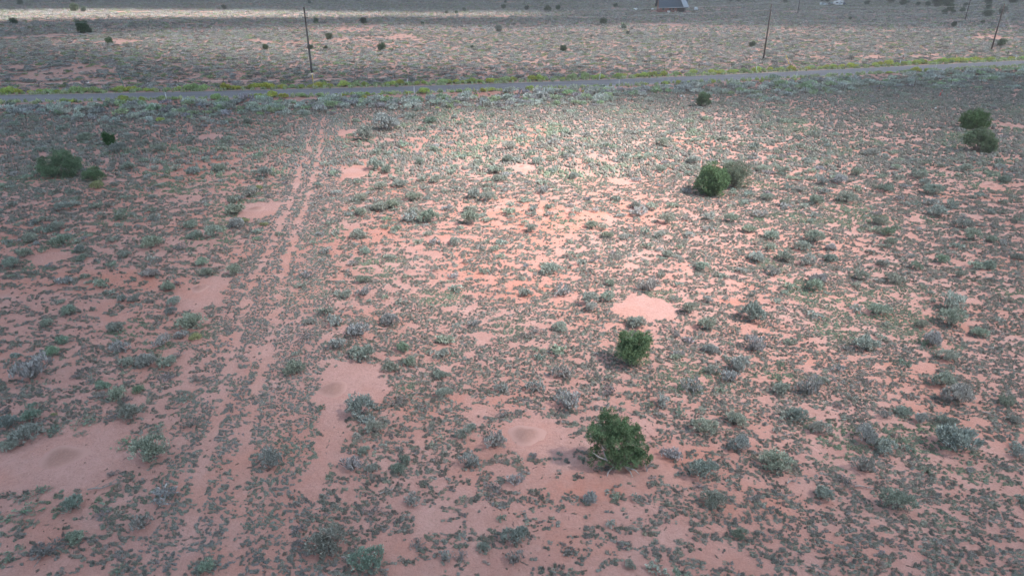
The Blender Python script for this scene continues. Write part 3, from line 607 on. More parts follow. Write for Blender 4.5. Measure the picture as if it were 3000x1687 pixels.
ORD = ['nearest', 'second nearest', 'third nearest', 'fourth nearest', 'fifth nearest', 'sixth nearest', 'seventh nearest', 'eighth nearest', 'ninth nearest', 'tenth nearest', 'eleventh nearest', 'twelfth nearest', 'thirteenth nearest', 'fourteenth nearest', 'fifteenth nearest', 'sixteenth nearest', 'seventeenth nearest', 'eighteenth nearest', 'nineteenth nearest', 'twentieth nearest']
tens = ['twenty', 'thirty', 'forty', 'fifty']
for t_ in tens:
    for u_ in ('first', 'second', 'third', 'fourth', 'fifth', 'sixth', 'seventh', 'eighth', 'ninth'): ORD.append(t_ + '-' + u_ + ' nearest')
def relation(things, marks):
    """for each (x, y): (ordinal, side, landmark), counting outwards from the landmark on that side"""
    near_ = []
    for x, y in things:
        d, l = min((math.hypot(x - a, y - b), i) for i, (a, b, _) in enumerate(marks)); a, b, _ = marks[l]
        th = math.degrees(math.atan2(y - b, x - a)) % 360
        side = 'right of' if th < 45 or th >= 315 else 'behind' if th < 135 else 'left of' if th < 225 else 'in front of'
        near_.append((l, side, d))
    out = [None] * len(things); by = {}
    for i, (l, s_, d) in enumerate(near_): by.setdefault((l, s_), []).append((d, i))
    for (l, s_), v in by.items():
        for k, (d, i) in enumerate(sorted(v)): out[i] = (ORD[min(k, len(ORD) - 1)], s_, marks[l][2])
    return out

# ------------------------------------------------------------------ build the shrubs: the 300 largest as things, the rest as one mass
TINT = {'s': (0.345, 0.38, 0.33), 't': (0.37, 0.375, 0.36), 'd': (0.26, 0.245, 0.24), 'g': (0.29, 0.375, 0.29), 'm': (0.22, 0.285, 0.22), 'y': (0.40, 0.42, 0.13)}
recs = []
for px, py, w, kind in SHRUBS:
    x, y, _ = at(px, py); wm = w / F * depth(px, py) * 1.12 * rnd.uniform(0.85, 1.12)
    y += 0.30 * wm
    if road_s(x, y) > -1.2 and road_s(x, y) < ROAD_W + 1: 
        sft = -1.2 - road_s(x, y); x += rn[0] * sft; y += rn[1] * sft
    recs.append([x, y, wm, kind, w])
rabbits = [r_ for r_ in recs if r_[3] == 'y']; sages = [r_ for r_ in recs if r_[3] != 'y']
# far verge hedge of rabbitbrush
a = -20.0
while a < 262:
    x, y = road_pt(a, ROAD_W + 1.2 + rnd.random() * 1.8); wm = rnd.uniform(1.3, 2.5)
    if rnd.random() < 0.86: rabbits.append([x, y, wm, 'y', wm / depth(*proj(x, y)[:2]) * F])
    a += rnd.uniform(0.8, 1.7)
rabbits.sort(key=lambda r_: -r_[4]); rabbits = rabbits[:298]
sages.sort(key=lambda r_: -r_[4]); things, rest = sages[:298], sages[298:]
TONE = {'s': 'grey-green', 't': 'silver-grey', 'd': 'half-dead', 'g': 'bright green', 'm': 'low flat'}
def size_word(w): return 'small' if w < 0.8 else 'large' if w > 1.35 else 'medium'
rel = relation([(r_[0], r_[1]) for r_ in things], LAND)
for i, (x, y, wm, kind, w) in enumerate(things):
    fo, st = rnd.choice({'s': SAGE, 'g': SAGE, 't': TWIGGY + SAGE[:2], 'd': DEADB, 'm': DEADB}[kind])
    hs = {'s': 0.92, 'g': 0.85, 't': 1.0, 'd': 0.6, 'm': 0.35}[kind] * rnd.uniform(0.9, 1.15)
    o = empty('sagebrush', (x, y, gzf(x, y) - 0.02), rnd.uniform(0, 6.28), (wm, wm * rnd.uniform(0.8, 1.0), wm * hs))
    f = obj('foliage', fo, o); tn = tints(1, TINT[kind], 0.15, 0.05)[0]; f.color = tuple(tn)
    s_ = obj('stems', st, o)
    od, sd, lm = rel[i]
    lb_ = '%s %s sagebrush, %s %s the %s' % (size_word(wm), TONE[kind], od, sd, lm)
    if len(lb_.replace('-', ' ').split()) > 16: lb_ = lb_.split(' ', 1)[1]
    if len(lb_.replace('-', ' ').split()) > 16: lb_ = lb_.split(' ', 1)[1] if '-' not in lb_.split(' ')[0] else 'grey ' + lb_.split(' ', 1)[1]
    tag(o, lb_, 'shrub', 'sagebrush on the near plain')
road_marks = [(*at(px, py)[:2], ph) for (px, py), ph in zip(
    [(p[0], p[1]) for p in POSTS], ['leftmost near marker post', 'near marker post by the big rabbitbrush', 'second far marker post', 'third far marker post', 'middle near marker post', 'fourth far marker post', 'fourth near marker post', 'fifth far marker post', 'rightmost near marker post', 'rightmost far marker post'])]
road_marks += [(*at(915, 222)[:2], 'left utility pole'), (*at(2236, 176)[:2], 'middle utility pole'), (*at(2903, 150)[:2], 'right utility pole'), (*at(530, 262)[:2], 'leaning white post'), (*at(361, 252)[:2], 'green slanted post')]
road_marks += [m_ for m_ in LAND if m_[2] in ('lone juniper below the road', 'bend of the track', 'scrub above the near left patch', 'small upright juniper', 'round juniper right of centre', 'bare patch left of the middle track', 'small bare circle left of the track')]
rel = relation([(r_[0], r_[1]) for r_ in rabbits], road_marks)
for i, (x, y, wm, kind, w) in enumerate(rabbits):
    fo, st = rnd.choice(RABBIT); side = 'far-verge' if road_s(x, y) > 0 else 'yellow-green'
    o = empty('rabbitbrush', (x, y, gzf(x, y) - 0.02), rnd.uniform(0, 6.28), (wm, wm * rnd.uniform(0.85, 1.0), wm * rnd.uniform(0.75, 1.0)))
    f = obj('foliage', fo, o); yel = rnd.random()
    base = (0.36, 0.38, 0.22) if road_s(x, y) < -20 else (0.52, 0.53, 0.15) if yel < 0.35 else (0.46, 0.55, 0.18) if yel < 0.75 else (0.42, 0.53, 0.27)
    f.color = tuple(tints(1, base, 0.15, 0.05)[0]); obj('stems', st, o)
    od, sd, lm = rel[i]
    tag(o, '%s %s rabbitbrush, %s %s the %s' % (size_word(wm), side, od, sd, lm), 'shrub', 'rabbitbrush along the road')
# the uncounted rest: listed small ones, roadside belt, middle distance, beyond the road
P, T, S, K = [[x, y] for x, y, *_ in rest], [tints(1, TINT[k], 0.15)[0] for *_, k, _ in rest], [[w, w, w * (0.5 if k in 'dm' else 0.9)] for _, _, w, k, _ in rest], None
def add(x, y, s, hz, tn):
    P.extend(np.stack([x, y], 1).tolist()); S.extend(np.stack([s, s, s * hz], 1).tolist()); T.extend(tn)
n = 620                                                              # belt of big sage between the near plain and the road
al = rng.uniform(-40, 290, n * 4); ac = -3.2 - 18 * rng.random(n * 4) ** 1.1
ok = fbm(al / 7, ac / 4, 131, 2) > 0.30 + 0.38 * sstep(-9, -20, ac) + 0.08 * (rng.random(len(ac)) - 0.5); al, ac = al[ok], ac[ok]
xy = road_xy(al, ac); n = len(xy)
tn = tints(n, (0.46, 0.50, 0.45), 0.24, 0.05); gsel = rng.random(n) < 0.18; tn[gsel] = tints(int(gsel.sum()), (0.38, 0.48, 0.31), 0.15)
tsel = rng.random(n) < 0.12; tn[tsel] = tints(int(tsel.sum()), (0.42, 0.41, 0.42), 0.12)
add(xy[:, 0], xy[:, 1], rng.uniform(1.1, 2.4, n) * (1 - 0.4 * sstep(-8, -20, ac)), rng.uniform(0.75, 1.05, n), tn)
q = jgrid(14, 150, 1.0); x, y = q[:, 0], q[:, 1]                     # small bushes everywhere below the road
pr = (0.06 + 0.42 * sstep(28, 66, y)) * sstep(0.36, 0.62, fbm(x / 6, y / 6, 141, 3)) * 1.6
ok = (rng.random(len(x)) < pr) & (clear_field(x, y) < 0.25) & (road_s(x, y) < -12) & (np.minimum(dline(RUTL, x, y), dline(RUTR, x, y)) > 0.9)
x, y = x[ok], y[ok]; n = len(x); tn = tints(n, TINT['s'], 0.2, 0.05); dd = rng.random(n) < 0.3; tn[dd] = tints(int(dd.sum()), TINT['t'], 0.2)
add(x, y, np.where(rng.random(n) < 0.7, rng.uniform(0.22, 0.62, n), rng.uniform(0.55, 1.2, n)) , rng.uniform(0.6, 1.0, n), tn)
P = np.array(P); z = gz(P[:, 0], P[:, 1]) - 0.03; n = len(P)
scatter('sagebrush_scrub', S_SAGE, np.column_stack([P, z]), rng.uniform(0, 6.28, n), np.array(S), np.array(T), rng.integers(0, len(S_SAGE), n), 'grey-green sage scrub massed below the road and over the plain', 'scrub')
n_s = n
# beyond the road
HOUSE = at(1970, 37)
def far_scrub(name, meshes, y0, y1, step, lo, hi, cov, label):
    q = jgrid(y0, y1, step); x, y = q[:, 0], q[:, 1]; s = road_s(x, y)
    den = fbm(x / 30, y / 18, 151, 3) * 0.6 + fbm(x / 5, y / 5, 155, 2) * 0.4
    ok = (s > ROAD_W + 2.2) & (rng.random(len(x)) < cov * sstep(0.22, 0.46, den) * 1.2)
    for pts, w, *_ in DIRT:
        ok &= dline(line_w(pts), x, y) > w * 0.55 + 0.15
    ok &= ~((np.abs(x - HOUSE[0]) < 11) & (np.abs(y - HOUSE[1] - 4) < 9))
    x, y = x[ok], y[ok]; n = len(x); sz = lo + (hi - lo) * rng.random(n) ** 2
    t = tints(n, (0.345, 0.35, 0.33), 0.4, 0.06); k = rng.random(n)
    t[k < 0.25] = tints(int((k < 0.25).sum()), (0.40, 0.41, 0.40), 0.15); t[k > 0.85] = tints(int((k > 0.85).sum()), (0.30, 0.36, 0.22), 0.2)
    hz = rng.uniform(0.45, 0.8, n)
    scatter(name, meshes, np.column_stack([x, y, gz(x, y) - 0.02]), rng.uniform(0, 6.28, n), np.stack([sz, sz, sz * hz], 1), t, rng.integers(0, len(meshes), n), label, 'scrub'); return n
n_f1 = far_scrub('desert_scrub', S_SAGE, 100, 235, 0.85, 0.35, 1.8, 0.72, 'mottled grey-green scrub on the plain just beyond the road')
n_f2 = far_scrub('desert_scrub', S_FAR, 235, 560, 1.4, 0.6, 2.3, 0.76, 'fine far scrub reaching back to the house and junipers')
# light grass fringe along both road edges
al = rng.uniform(-40, 290, 2600); near_side = rng.random(2600) < 0.45
ac = np.where(near_side, -0.25 - rng.random(2600) ** 2 * 1.6, ROAD_W + 0.3 + rng.random(2600) ** 1.5 * 3.2)
xy = road_xy(al, ac); sz = rng.uniform(0.3, 0.75, 2600)
scatter('verge_grass', TUFTS_FAR, np.column_stack([xy, gz(xy[:, 0], xy[:, 1]) - 0.01]), rng.uniform(0, 6.28, 2600), np.stack([sz, sz, sz * 1.6], 1), tints(2600, (0.42, 0.47, 0.28), 0.25), rng.integers(0, 4, 2600), 'pale green grass fringing both road edges', 'grass')

# ------------------------------------------------------------------ junipers
def crown(seed, lobes, clumps, per, leaf, mat, vr=(0.75, 1.25)):
    """sprays bunched on small knobs that stand out of each lobe"""
    r = np.random.default_rng(seed); P, D, V = [], [], []
    tot = sum(l[3] ** 2 for l in lobes)
    for lx, ly, lz, lr in lobes:
        kn = max(5, int(14 * (lr / 0.5) ** 1.2)) if lr > 0.3 else 7
        kk = max(3, int(2.9 * clumps * lr * lr / tot / kn))
        for j in range(kn):
            v = r.normal(size=3); v /= np.linalg.norm(v); c = np.array([lx, ly, lz]) + v * lr * r.uniform(0.55, 0.9); kr = lr * r.uniform(0.36, 0.52); tone = r.uniform(*vr)
            w = r.normal(size=(kk, 3)) + v * 0.7 + np.array([0, 0, 0.35]); w /= np.linalg.norm(w, axis=1)[:, None]
            p = c + w * kr * r.uniform(0.6, 1.08, kk)[:, None]; keep = p[:, 2] > 0.05
            P.append(p[keep]); D.append(w[keep]); V.append(np.full(keep.sum(), tone))
    P, D, V = np.vstack(P), np.vstack(D), np.concatenate(V); n = len(P); val = V * r.uniform(0.8, 1.2, n)
    Dn = np.repeat(D, per, 0) * 0.6 + np.array([0, 0, 0.3]) + r.normal(size=(n * per, 3)) * 0.45; Dn /= np.linalg.norm(Dn, axis=1)[:, None]
    Pn = np.repeat(P, per, 0) + r.normal(size=(n * per, 3)) * leaf * 0.6
    b = MB(); b.leaves(Pn, Dn, leaf * r.uniform(0.7, 1.4, n * per), leaf * 0.55, np.repeat(val, per) * r.uniform(0.85, 1.15, n * per), r)
    return b.mesh('crown', mat)
def limbs(seed, lobes, rad, stems=4, extra=2):
    r = np.random.default_rng(seed); b = MB()
    for lx, ly, lz, lr in lobes:
        for k in range(extra):
            e = np.array([lx, ly, lz]) + r.normal(size=3) * lr * 0.5; e[2] = max(e[2], 0.1)
            s = np.array([r.normal() * rad * 0.8, r.normal() * rad * 0.8, 0.0])
            m1 = s + (e - s) * 0.35 + np.array([r.normal() * 0.08, r.normal() * 0.08, 0.12 * lz]); m2 = s + (e - s) * 0.7 + r.normal(size=3) * 0.07
            b.tube([s, m1, m2, e], [rad * 0.62, rad * 0.42, rad * 0.26, rad * 0.1], 5, 1, False)
    b.tube([(0, 0, -0.1), (0.03, 0.02, 0.25), (0.05, 0.0, 0.6)], [rad * 1.5, rad * 1.1, rad * 0.7], 7)
    return b.mesh('trunk', M_BARK)
def tree(name, px, py, lobes, tint, label, cat='tree', clumps=420, per=10, leaf=0.085, rad=0.07, group=None, extra=2, yoff=0.0, seed=None, k=1.0, kz=1.0):
    lobes = [(l[0] * k, l[1] * k, l[2] * k * kz, l[3] * k * (0.5 + 0.5 * kz)) for l in lobes]; clumps = int(clumps * 1.5); leaf *= 0.78
    x, y, _ = at(px, py); y += yoff; o = empty(name, (x, y, gzf(x, y) - 0.03))
    sd = seed if seed is not None else int(px * 7 + py)
    c = obj('crown', crown(sd, lobes, clumps, per, leaf, M_LEAF), o); c.color = (*tint, 1)
    obj('trunk', limbs(sd + 1, lobes, rad, 4, extra), o)
    return tag(o, label, cat, group)
def round_lobes(seed, w, h, n=9, z0=0.25):
    r = np.random.default_rng(seed); L_ = [(0, 0, h * 0.5, w * 0.33)]
    for k in range(n):
        a = 2 * math.pi * k / n + r.uniform(-0.3, 0.3); q = r.uniform(0.14, 0.27) * w; zz = r.uniform(z0 + 0.08, 0.78) * h
        L_.append((q * math.cos(a), q * math.sin(a), zz, w * r.uniform(0.17, 0.26)))
    return L_
JG = (0.058, 0.105, 0.034)
GJ = 'junipers on the near plain'
hero = [(-.62, 0, 2.05, .48), (-.2, .1, 2.35, .50), (-.85, 0, 1.5, .38), (0.1, -.1, 1.7, .6), (.5, .1, 1.65, .48), (.85, 0, 1.15, .45), (1.12, -.1, .6, .36), (-.75, -.3, .7, .38), (0, -.35, .85, .5), (.6, -.3, .7, .46), (-.2, .4, 1.3, .5), (.95, .2, .35, .35)]
t = tree('juniper_tree', 1803, 1378, hero, (0.165, 0.24, 0.135), 'leaning ragged juniper with bare grey limbs beside the bare circle', k=0.92, clumps=600, per=13, leaf=0.068, rad=0.06, group=GJ, yoff=0.35)
b = MB(); r_ = rnd
for (s, m, e) in (tuple(tuple(0.92 * q for q in p) for p in g_) for g_ in (((-.1, -.2, .15), (-.45, -.55, .75), (-.68, -.52, 1.45)), ((-.45, -.55, .75), (-.8, -.6, .95), (-1.05, -.55, 1.15)), ((-.1, -.3, .15), (-.35, -.65, .2), (-.42, -.8, .02)),
                  ((.35, -.4, .3), (.55, -.75, .3), (.68, -.95, .02)), ((.4, -.5, .32), (.75, -.7, .35), (.95, -.75, .15)), ((1.25, -.55, .0), (1.33, -.5, .3), (1.5, -.4, .62)), ((1.33, -.5, .3), (1.42, -.62, .5), (1.55, -.7, .55)), ((1.3, -.52, .2), (1.2, -.6, .45), (1.18, -.6, .6)))):
    b.tube([s, m, e], [0.034, 0.026, 0.009], 5)
d_ = b.build('dead_limbs', M_DEAD, t); d_['label'] = 'bare grey dead limbs at the foot of the crown'
tree('juniper_tree', 1858, 1074, round_lobes(3, 2.1, 1.95, 10, 0.15), (0.16, 0.23, 0.13), 'round low juniper standing alone right of centre', clumps=420, per=12, leaf=0.075, rad=0.05, group=GJ, yoff=0.4)
b = MB(); x, y, _ = at(1858, 1074)
tree('juniper_tree', 2092, 574, round_lobes(5, 3.15, 2.7, 12, 0.12), (0.12, 0.185, 0.10), 'larger and greener of the twin junipers standing together', clumps=1000, per=11, leaf=0.10, rad=0.06, group=GJ, yoff=0.7)
tree('juniper_tree', 2157, 556, round_lobes(8, 2.9, 2.4, 10, 0.15), (0.185, 0.215, 0.165), 'smaller greyer juniper tucked behind its larger twin', clumps=460, per=10, leaf=0.10, rad=0.06, group=GJ, extra=4, yoff=0.9)
dense = [(q * 0.85, p * 0.7, z, 0.62) for q in (-1.0, -0.35, 0.35, 1.0) for p in (-0.6, 0.6) for z in (0.65, 1.25)] + [(-.6, 0, 1.6, .6), (0.1, 0, 1.7, .65), (.7, 0, 1.6, .6)]
tree('juniper_tree', 2864, 382, dense, (0.14, 0.22, 0.105), 'dense rounded dark juniper like a clipped hedge at far right', k=1.05, kz=0.92, clumps=1100, per=10, leaf=0.10, rad=0.07, group=GJ, yoff=1.0, extra=1)
openj = [(-1.35, 0, 1.5, .5), (-.8, .2, 1.9, .6), (-.1, .1, 2.0, .65), (.6, 0, 1.85, .6), (1.25, .1, 1.4, .55), (1.6, 0, .95, .42), (.9, -.4, .8, .5), (.5, -.5, .4, .42), (0, -.4, 1.5, .5), (-.9, -.3, 1.45, .45), (1.1, -.5, .45, .4)]
tree('juniper_tree', 2866, 448, openj, (0.18, 0.235, 0.15), 'open spreading juniper in front of the dense rounded one', k=1.1, kz=0.82, clumps=760, per=10, leaf=0.10, rad=0.07, group=GJ, yoff=0.5, extra=3)
spr = [(-1.3, 0, 1.0, .7), (-.6, .3, 1.6, .8), (.3, .2, 1.7, .75), (1.2, .3, 1.5, .6), (1.7, .2, 1.2, .5), (.3, -.3, .8, .7), (-.8, -.4, .6, .6), (.9, -.2, .7, .6), (-1.6, .2, .7, .5)]
tree('green_bush', 172, 523, spr, (0.20, 0.28, 0.18), 'wide sprawling green bush far left, larger of two', 'bush', clumps=460, per=10, leaf=0.11, rad=0.04, group='green bushes on the left', yoff=0.6, extra=4)
tree('green_bush', 266, 533, [(-.5, 0, .5, .45), (.1, .2, .8, .5), (.6, 0, .5, .45), (0, -.3, .45, .45)], (0.19, 0.27, 0.16), 'low green bush beside the wide sprawling one', 'bush', clumps=170, per=10, leaf=0.10, rad=0.03, group='green bushes on the left', yoff=0.4, extra=4)
tree('juniper_tree', 318, 434, [(0, 0, .6, .45), (-.2, 0, 1.1, .4), (.2, .1, 1.0, .4), (-.25, 0, 1.5, .28), (.3, -.1, .5, .4)], (0.09, 0.165, 0.075), 'small upright juniper above the green bushes at left', clumps=170, per=10, leaf=0.10, rad=0.04, group=GJ, yoff=0.4)
tree('juniper_tree', 2061, 316, round_lobes(12, 2.2, 2.2, 8, 0.15), (0.12, 0.18, 0.105), 'lone dark juniper just below the road right of centre', clumps=330, per=10, leaf=0.11, rad=0.05, group=GJ, yoff=0.6)
# far junipers: four kinds, copied
FARK = []
for k in range(5):
    lb = round_lobes(40 + k, 0.95, (0.85, 0.95, 0.75, 1.0, 0.8)[k], 8, 0.2)
    FARK.append((crown(60 + k, lb, 150, 6, 0.085, M_LEAF), limbs(70 + k, lb, 0.03, 3, 1)))
f1 = "148,42,45 545,20,50 555,92,65 628,93,42 97,188,62 618,258,100 672,256,44 820,337,58 1688,74,40 2335,32,25 2383,181,45 2000,384,52 2338,377,48 2485,307,62 2458,376,35"
f2 = "163,184,62 610,190,28 305,387,68 927,90,34 792,107,28 868,107,28 1225,73,40 1238,27,26 1397,82,38 1557,96,54 1635,82,42 1185,250,60 1978,192,62 2132,227,44 2163,264,34 1678,397,60 987,370,28 2072,57,36"
f3 = "362,19,26 425,19,30 482,13,30 695,8,28 776,30,34 1052,16,24 1098,19,50 1392,44,44 1265,156,26 528,360,56 1575,32,80 1668,44,50 1705,29,22 1780,49,36 1855,52,44 1925,60,88 2010,54,80 2025,91,60 2042,109,40 1980,117,46 2138,61,40 2115,97,40 2315,36,62 2310,71,46 2305,136,72 2420,116,60 2500,32,70 2050,207,44 2268,186,34 2415,352,66 1815,8,30 1660,12,20"
fars = []
for txt, ox in ((f1, 0), (f2, 1000), (f3, 2000)):
    for tok in txt.split():
        x, y, w = map(float, tok.split(',')); fars.append((ox + x / 2.576, y / 2.576, w / 2.576))
FMARK = [(*at(px, py)[:2], ph) for px, py, ph in ((915, 222, 'left utility pole'), (2236, 176, 'middle utility pole'), (2903, 150, 'right utility pole'), (1970, 37, 'red house'), (2457, 17, 'white trailer'), (2826, 64, 'pole by the pale dirt road'), (2337, 39, 'pole at the bare turnout'))]
FMARK += [(*at(px, py)[:2], ph) for px, py, ph in ((200, 45, 'sunlit strip at upper left'), (1550, 30, 'row of junipers at top centre'), (1480, 160, 'scrub beyond the road at centre'))]
rel = relation([at(px, py)[:2] for px, py, _ in fars], FMARK)
for i, (px, py, w) in enumerate(fars):
    x, y, _ = at(px, py); wm = w / F * depth(px, py); y += 0.3 * wm
    o = empty('juniper_tree', (x, y, gzf(x, y) - 0.03), rnd.uniform(0, 6.28), (wm, wm, wm * rnd.uniform(0.85, 1.1)))
    cr_, tr_ = FARK[i % 5]; c = obj('crown', cr_, o); c.color = tuple(tints(1, (0.19, 0.20, 0.19) if (px, py) == (1000 + 1185 / 2.576, 250 / 2.576) else (0.115, 0.155, 0.11), 0.2, 0.08)[0]); obj('trunk', tr_, o)
    od, sd, lm = rel[i]
    tag(o, '%s far juniper, %s %s the %s' % ('small' if wm < 2.2 else 'large' if wm > 4.5 else 'medium', od, sd, lm), 'tree', 'junipers beyond the road')

# ------------------------------------------------------------------ ant mounds in the clearings
M_MOUND, N, L = new_mat('mound_sand')
va = N.new('ShaderNodeAttribute'); va.attribute_name = 'val'; mm = N.new('ShaderNodeMix'); mm.data_type = 'RGBA'; mm.inputs[6].default_value = (0.43, 0.255, 0.225, 1); mm.inputs[7].default_value = (0.285, 0.165, 0.14, 1)
tcm = N.new('ShaderNodeTexCoord'); nm_ = N.new('ShaderNodeTexNoise'); nm_.inputs['Scale'].default_value = 13; nm_.inputs['Detail'].default_value = 4; L.new(tcm.outputs['Object'], nm_.inputs['Vector'])
ml = N.new('ShaderNodeMath'); ml.operation = 'MULTIPLY'; L.new(va.outputs['Fac'], ml.inputs[0]); ml2 = N.new('ShaderNodeMath'); ml2.operation = 'MULTIPLY_ADD'; ml2.inputs[1].default_value = 1.6; ml2.inputs[2].default_value = 0.1; ml2.use_clamp = True
L.new(nm_.outputs['Fac'], ml2.inputs[0]); L.new(ml2.outputs[0], ml.inputs[1]); L.new(ml.outputs[0], mm.inputs[0])
bm_ = N.new('ShaderNodeBsdfDiffuse'); L.new(mm.outputs[2], bm_.inputs[0]); om_ = N.new('ShaderNodeOutputMaterial'); L.new(bm_.outputs[0], om_.inputs[0])
for (c, m_, ph) in CLEAR:
    if not m_: continue
    x, y, _ = at(*m_); r0 = max(0.30, min(0.55, c[2] * 0.28)); b = MB(); ring = 20; vs = []
    for q_, hh in ((1.9, -0.05), (1.35, 0.012), (0.8, 0.075), (0.3, 0.15)):
        for k in range(ring):
            a = 2 * math.pi * k / ring; w = r0 * q_ * (1 + 0.12 * math.sin(3 * a + x) + rnd.uniform(-.05, .05)); xx, yy = x + w * math.cos(a), y + w * math.sin(a)
            vs.append((xx - x, yy - y, hh))
    vs.append((0, 0, 0.155)); fs = [(l * ring + k, l * ring + (k + 1) % ring, (l + 1) * ring + (k + 1) % ring, (l + 1) * ring + k) for l in range(3) for k in range(ring)] + [(3 * ring + k, 3 * ring + (k + 1) % ring, 4 * ring) for k in range(ring)]
    b.add(vs, fs); b.c = [0.0] * ring + [0.1] * ring + [0.85] * ring + [1.0] * (ring + 1); o = b.build('ant_mound', M_MOUND, None, True); o.location = (x, y, gzf(x, y))
    tag(o, 'low dark ant mound in the ' + ph, 'mound', 'ant mounds in bare clearings')

# ------------------------------------------------------------------ utility poles, wires, guys
M_POLE = plain('creosote_pole', (0.060, 0.042, 0.036), 0.85, noise=0.3, nscale=3)
M_ARM = plain('weathered_arm', (0.13, 0.125, 0.13), 0.8); M_WIRE = plain('aluminium_wire', (0.42, 0.44, 0.46), 0.5, 0.3)
M_YEL = plain('yellow_guard', (0.62, 0.42, 0.05), 0.6); M_INS = plain('grey_insulator', (0.35, 0.37, 0.40), 0.4)
LD = Vector((rd[0], rd[1], 0)); LN = Vector((rn[0], rn[1], 0))
def pole(px, py, h, label, arms, arm_dir, guy=None, group='utility poles'):
    x, y, _ = at(px, py); o = empty('utility_pole', (x, y, gzf(x, y)))
    MB().tube([(0, 0, -0.3), (0, 0, h * 0.5), (0, 0, h)], [0.19, 0.16, 0.125], 10).build('pole', M_POLE, o, True)
    tops = []
    for hz, ln in arms:
        a = arm_dir.normalized() * ln / 2; M_ = Matrix.Translation((0, 0, hz)) @ Matrix.Rotation(math.atan2(a.y, a.x), 4, 'Z')
        MB().box(-ln / 2, ln / 2, -0.19, -0.09, -0.06, 0.06, M_).build('crossarm', M_ARM, o)
        for s in (-0.9, 0.9):
            p = M_ @ Vector((s * ln / 2, -0.14, 0.06)); MB().tube([p, p + Vector((0, 0, 0.16))], [0.05, 0.035], 6).build('insulator', M_INS, o)
            tops.append(Vector((x, y, gzf(x, y))) + p + Vector((0, 0, 0.17)))
    MB().tube([(0, 0, h), (0, 0, h + 0.18)], [0.05, 0.035], 6).build('insulator', M_INS, o)
    if guy:
        gx_, gy_, top, gl = guy; e = Vector((gx_ - x, gy_ - y, gzf(gx_, gy_) - gzf(x, y) + 0.02)); s = Vector((0, 0, top)); m = e + (s - e) * gl
        MB().tube([s, m], [0.013, 0.013], 4).build('guy_wire', M_WIRE, o); MB().tube([m, e], [0.05, 0.05], 6).build('guy_guard', M_YEL, o)
    tag(o, label, 'pole', group); return Vector((x, y, gzf(x, y) + h + 0.18))
ga = at(918, 247)[:2]; gb = at(2313, 192)[:2]; gc = at(2998, 158)[:2]
t1 = pole(915, 222, 12.0, 'dark wooden utility pole at left with two short crossarms', [(10.9, 1.15), (10.2, 1.05)], LD, (ga[0], ga[1], 9.2, 0.16))
t2 = pole(2236, 176, 11.6, 'dark wooden utility pole right of centre with a slanting guy wire', [(10.4, 2.0)], LN, (gb[0], gb[1], 10.3, 0.18))
t3 = pole(2903, 150, 10.9, 'dark wooden utility pole at the right edge with crossarm', [(9.9, 2.0), (9.3, 1.2)], LN, (gc[0], gc[1], 9.5, 0.15))
t4 = pole(2337, 39, 11.0, 'far utility pole standing at the bare turnout right of the house', [(10.2, 2.0)], LN, None, 'far utility poles')
t5 = pole(2826, 64, 11.0, 'far utility pole beside the pale dirt road at upper right', [(10.2, 2.0)], LN, None, 'far utility poles')
t0 = t1 - (t2 - t1).normalized() * 95; t6 = t3 + (t3 - t2).normalized() * 70; t7 = t5 + (t5 - t4).normalized() * 80; t8 = t4 - (t5 - t4).normalized() * 120
def wire(a, b_, sag, label, r=0.022):
    pts = [a.lerp(b_, i / 16) - Vector((0, 0, sag * 4 * (i / 16) * (1 - i / 16))) for i in range(17)]
    tag(MB().tube(pts, [r] * 17, 4).build('power_line', M_WIRE), label, 'wire', 'power lines')
for nm, dz, off in (('top', 0.0, 0), ('middle', -1.25, 0.5), ('lowest', -2.9, -0.2)):
    for a, b_, sec in ((t0, t1, 'left of the left utility pole'), (t1, t2, 'between the left and middle utility poles'), (t2, t3, 'between the middle and right utility poles'), (t3, t6, 'right of the right utility pole')):
        sh = Vector((0, 0, dz)) - LN * off
        wire(a + sh, b_ + sh, 1.1 if dz > -2 else 1.5, '%s overhead wire %s' % (nm, sec))
for a, b_, sec in ((t8, t4, 'left of the far pole at the turnout'), (t4, t5, 'between the two far utility poles')): wire(a, b_, 1.2, 'thin far overhead wire ' + sec, 0.015)

# ------------------------------------------------------------------ marker posts, fences, stake, stones
M_WPOST = plain('white_plastic', (0.78, 0.80, 0.82), 0.4)
M_REFL = plain('reflector_sheet', (0.55, 0.60, 0.66), 0.25)
for (px, py, hp, side), (_, _, ph) in zip(POSTS, road_marks):
    x, y, _ = at(px, py); s = road_s(x, y); tgt = -1.0 if side == 'near' else ROAD_W + 1.0
    x += rn[0] * (tgt - s); y += rn[1] * (tgt - s); h = 1.15
    o = empty('marker_post', (x, y, gzf(x, y)), math.atan2(rd[1], rd[0]) + R(90)); o.rotation_euler = (R(rnd.uniform(-4, 4)), R(rnd.uniform(-4, 4)), R(rnd.uniform(-12, 12)))
    MB().box(-0.055, 0.055, -0.02, 0.02, -0.2, h).build('post', M_WPOST, o); MB().box(-0.042, 0.042, -0.028, -0.0205, h - 0.30, h - 0.05).build('reflector', M_REFL, o)
    tag(o, 'slim white road ' + ph.replace('marker post', 'marker post'), 'post', 'road marker posts')
x, y, _ = at(531, 262); o = empty('marker_post', (x, y, gzf(x, y))); o.rotation_euler = (R(8), R(-38), 0)
MB().box(-0.06, 0.06, -0.025, 0.025, -0.2, 1.0).build('post', M_WPOST, o); MB().box(-0.045, 0.045, -0.032, -0.0255, 0.72, 0.95).build('reflector', M_REFL, o)
tag(o, 'white road post knocked over to a steep lean beyond the road', 'post', 'road marker posts')
M_GREEN = plain('green_painted_steel', (0.10, 0.26, 0.22), 0.5); M_FENCE = plain('rusty_steel', (0.12, 0.065, 0.05), 0.8)
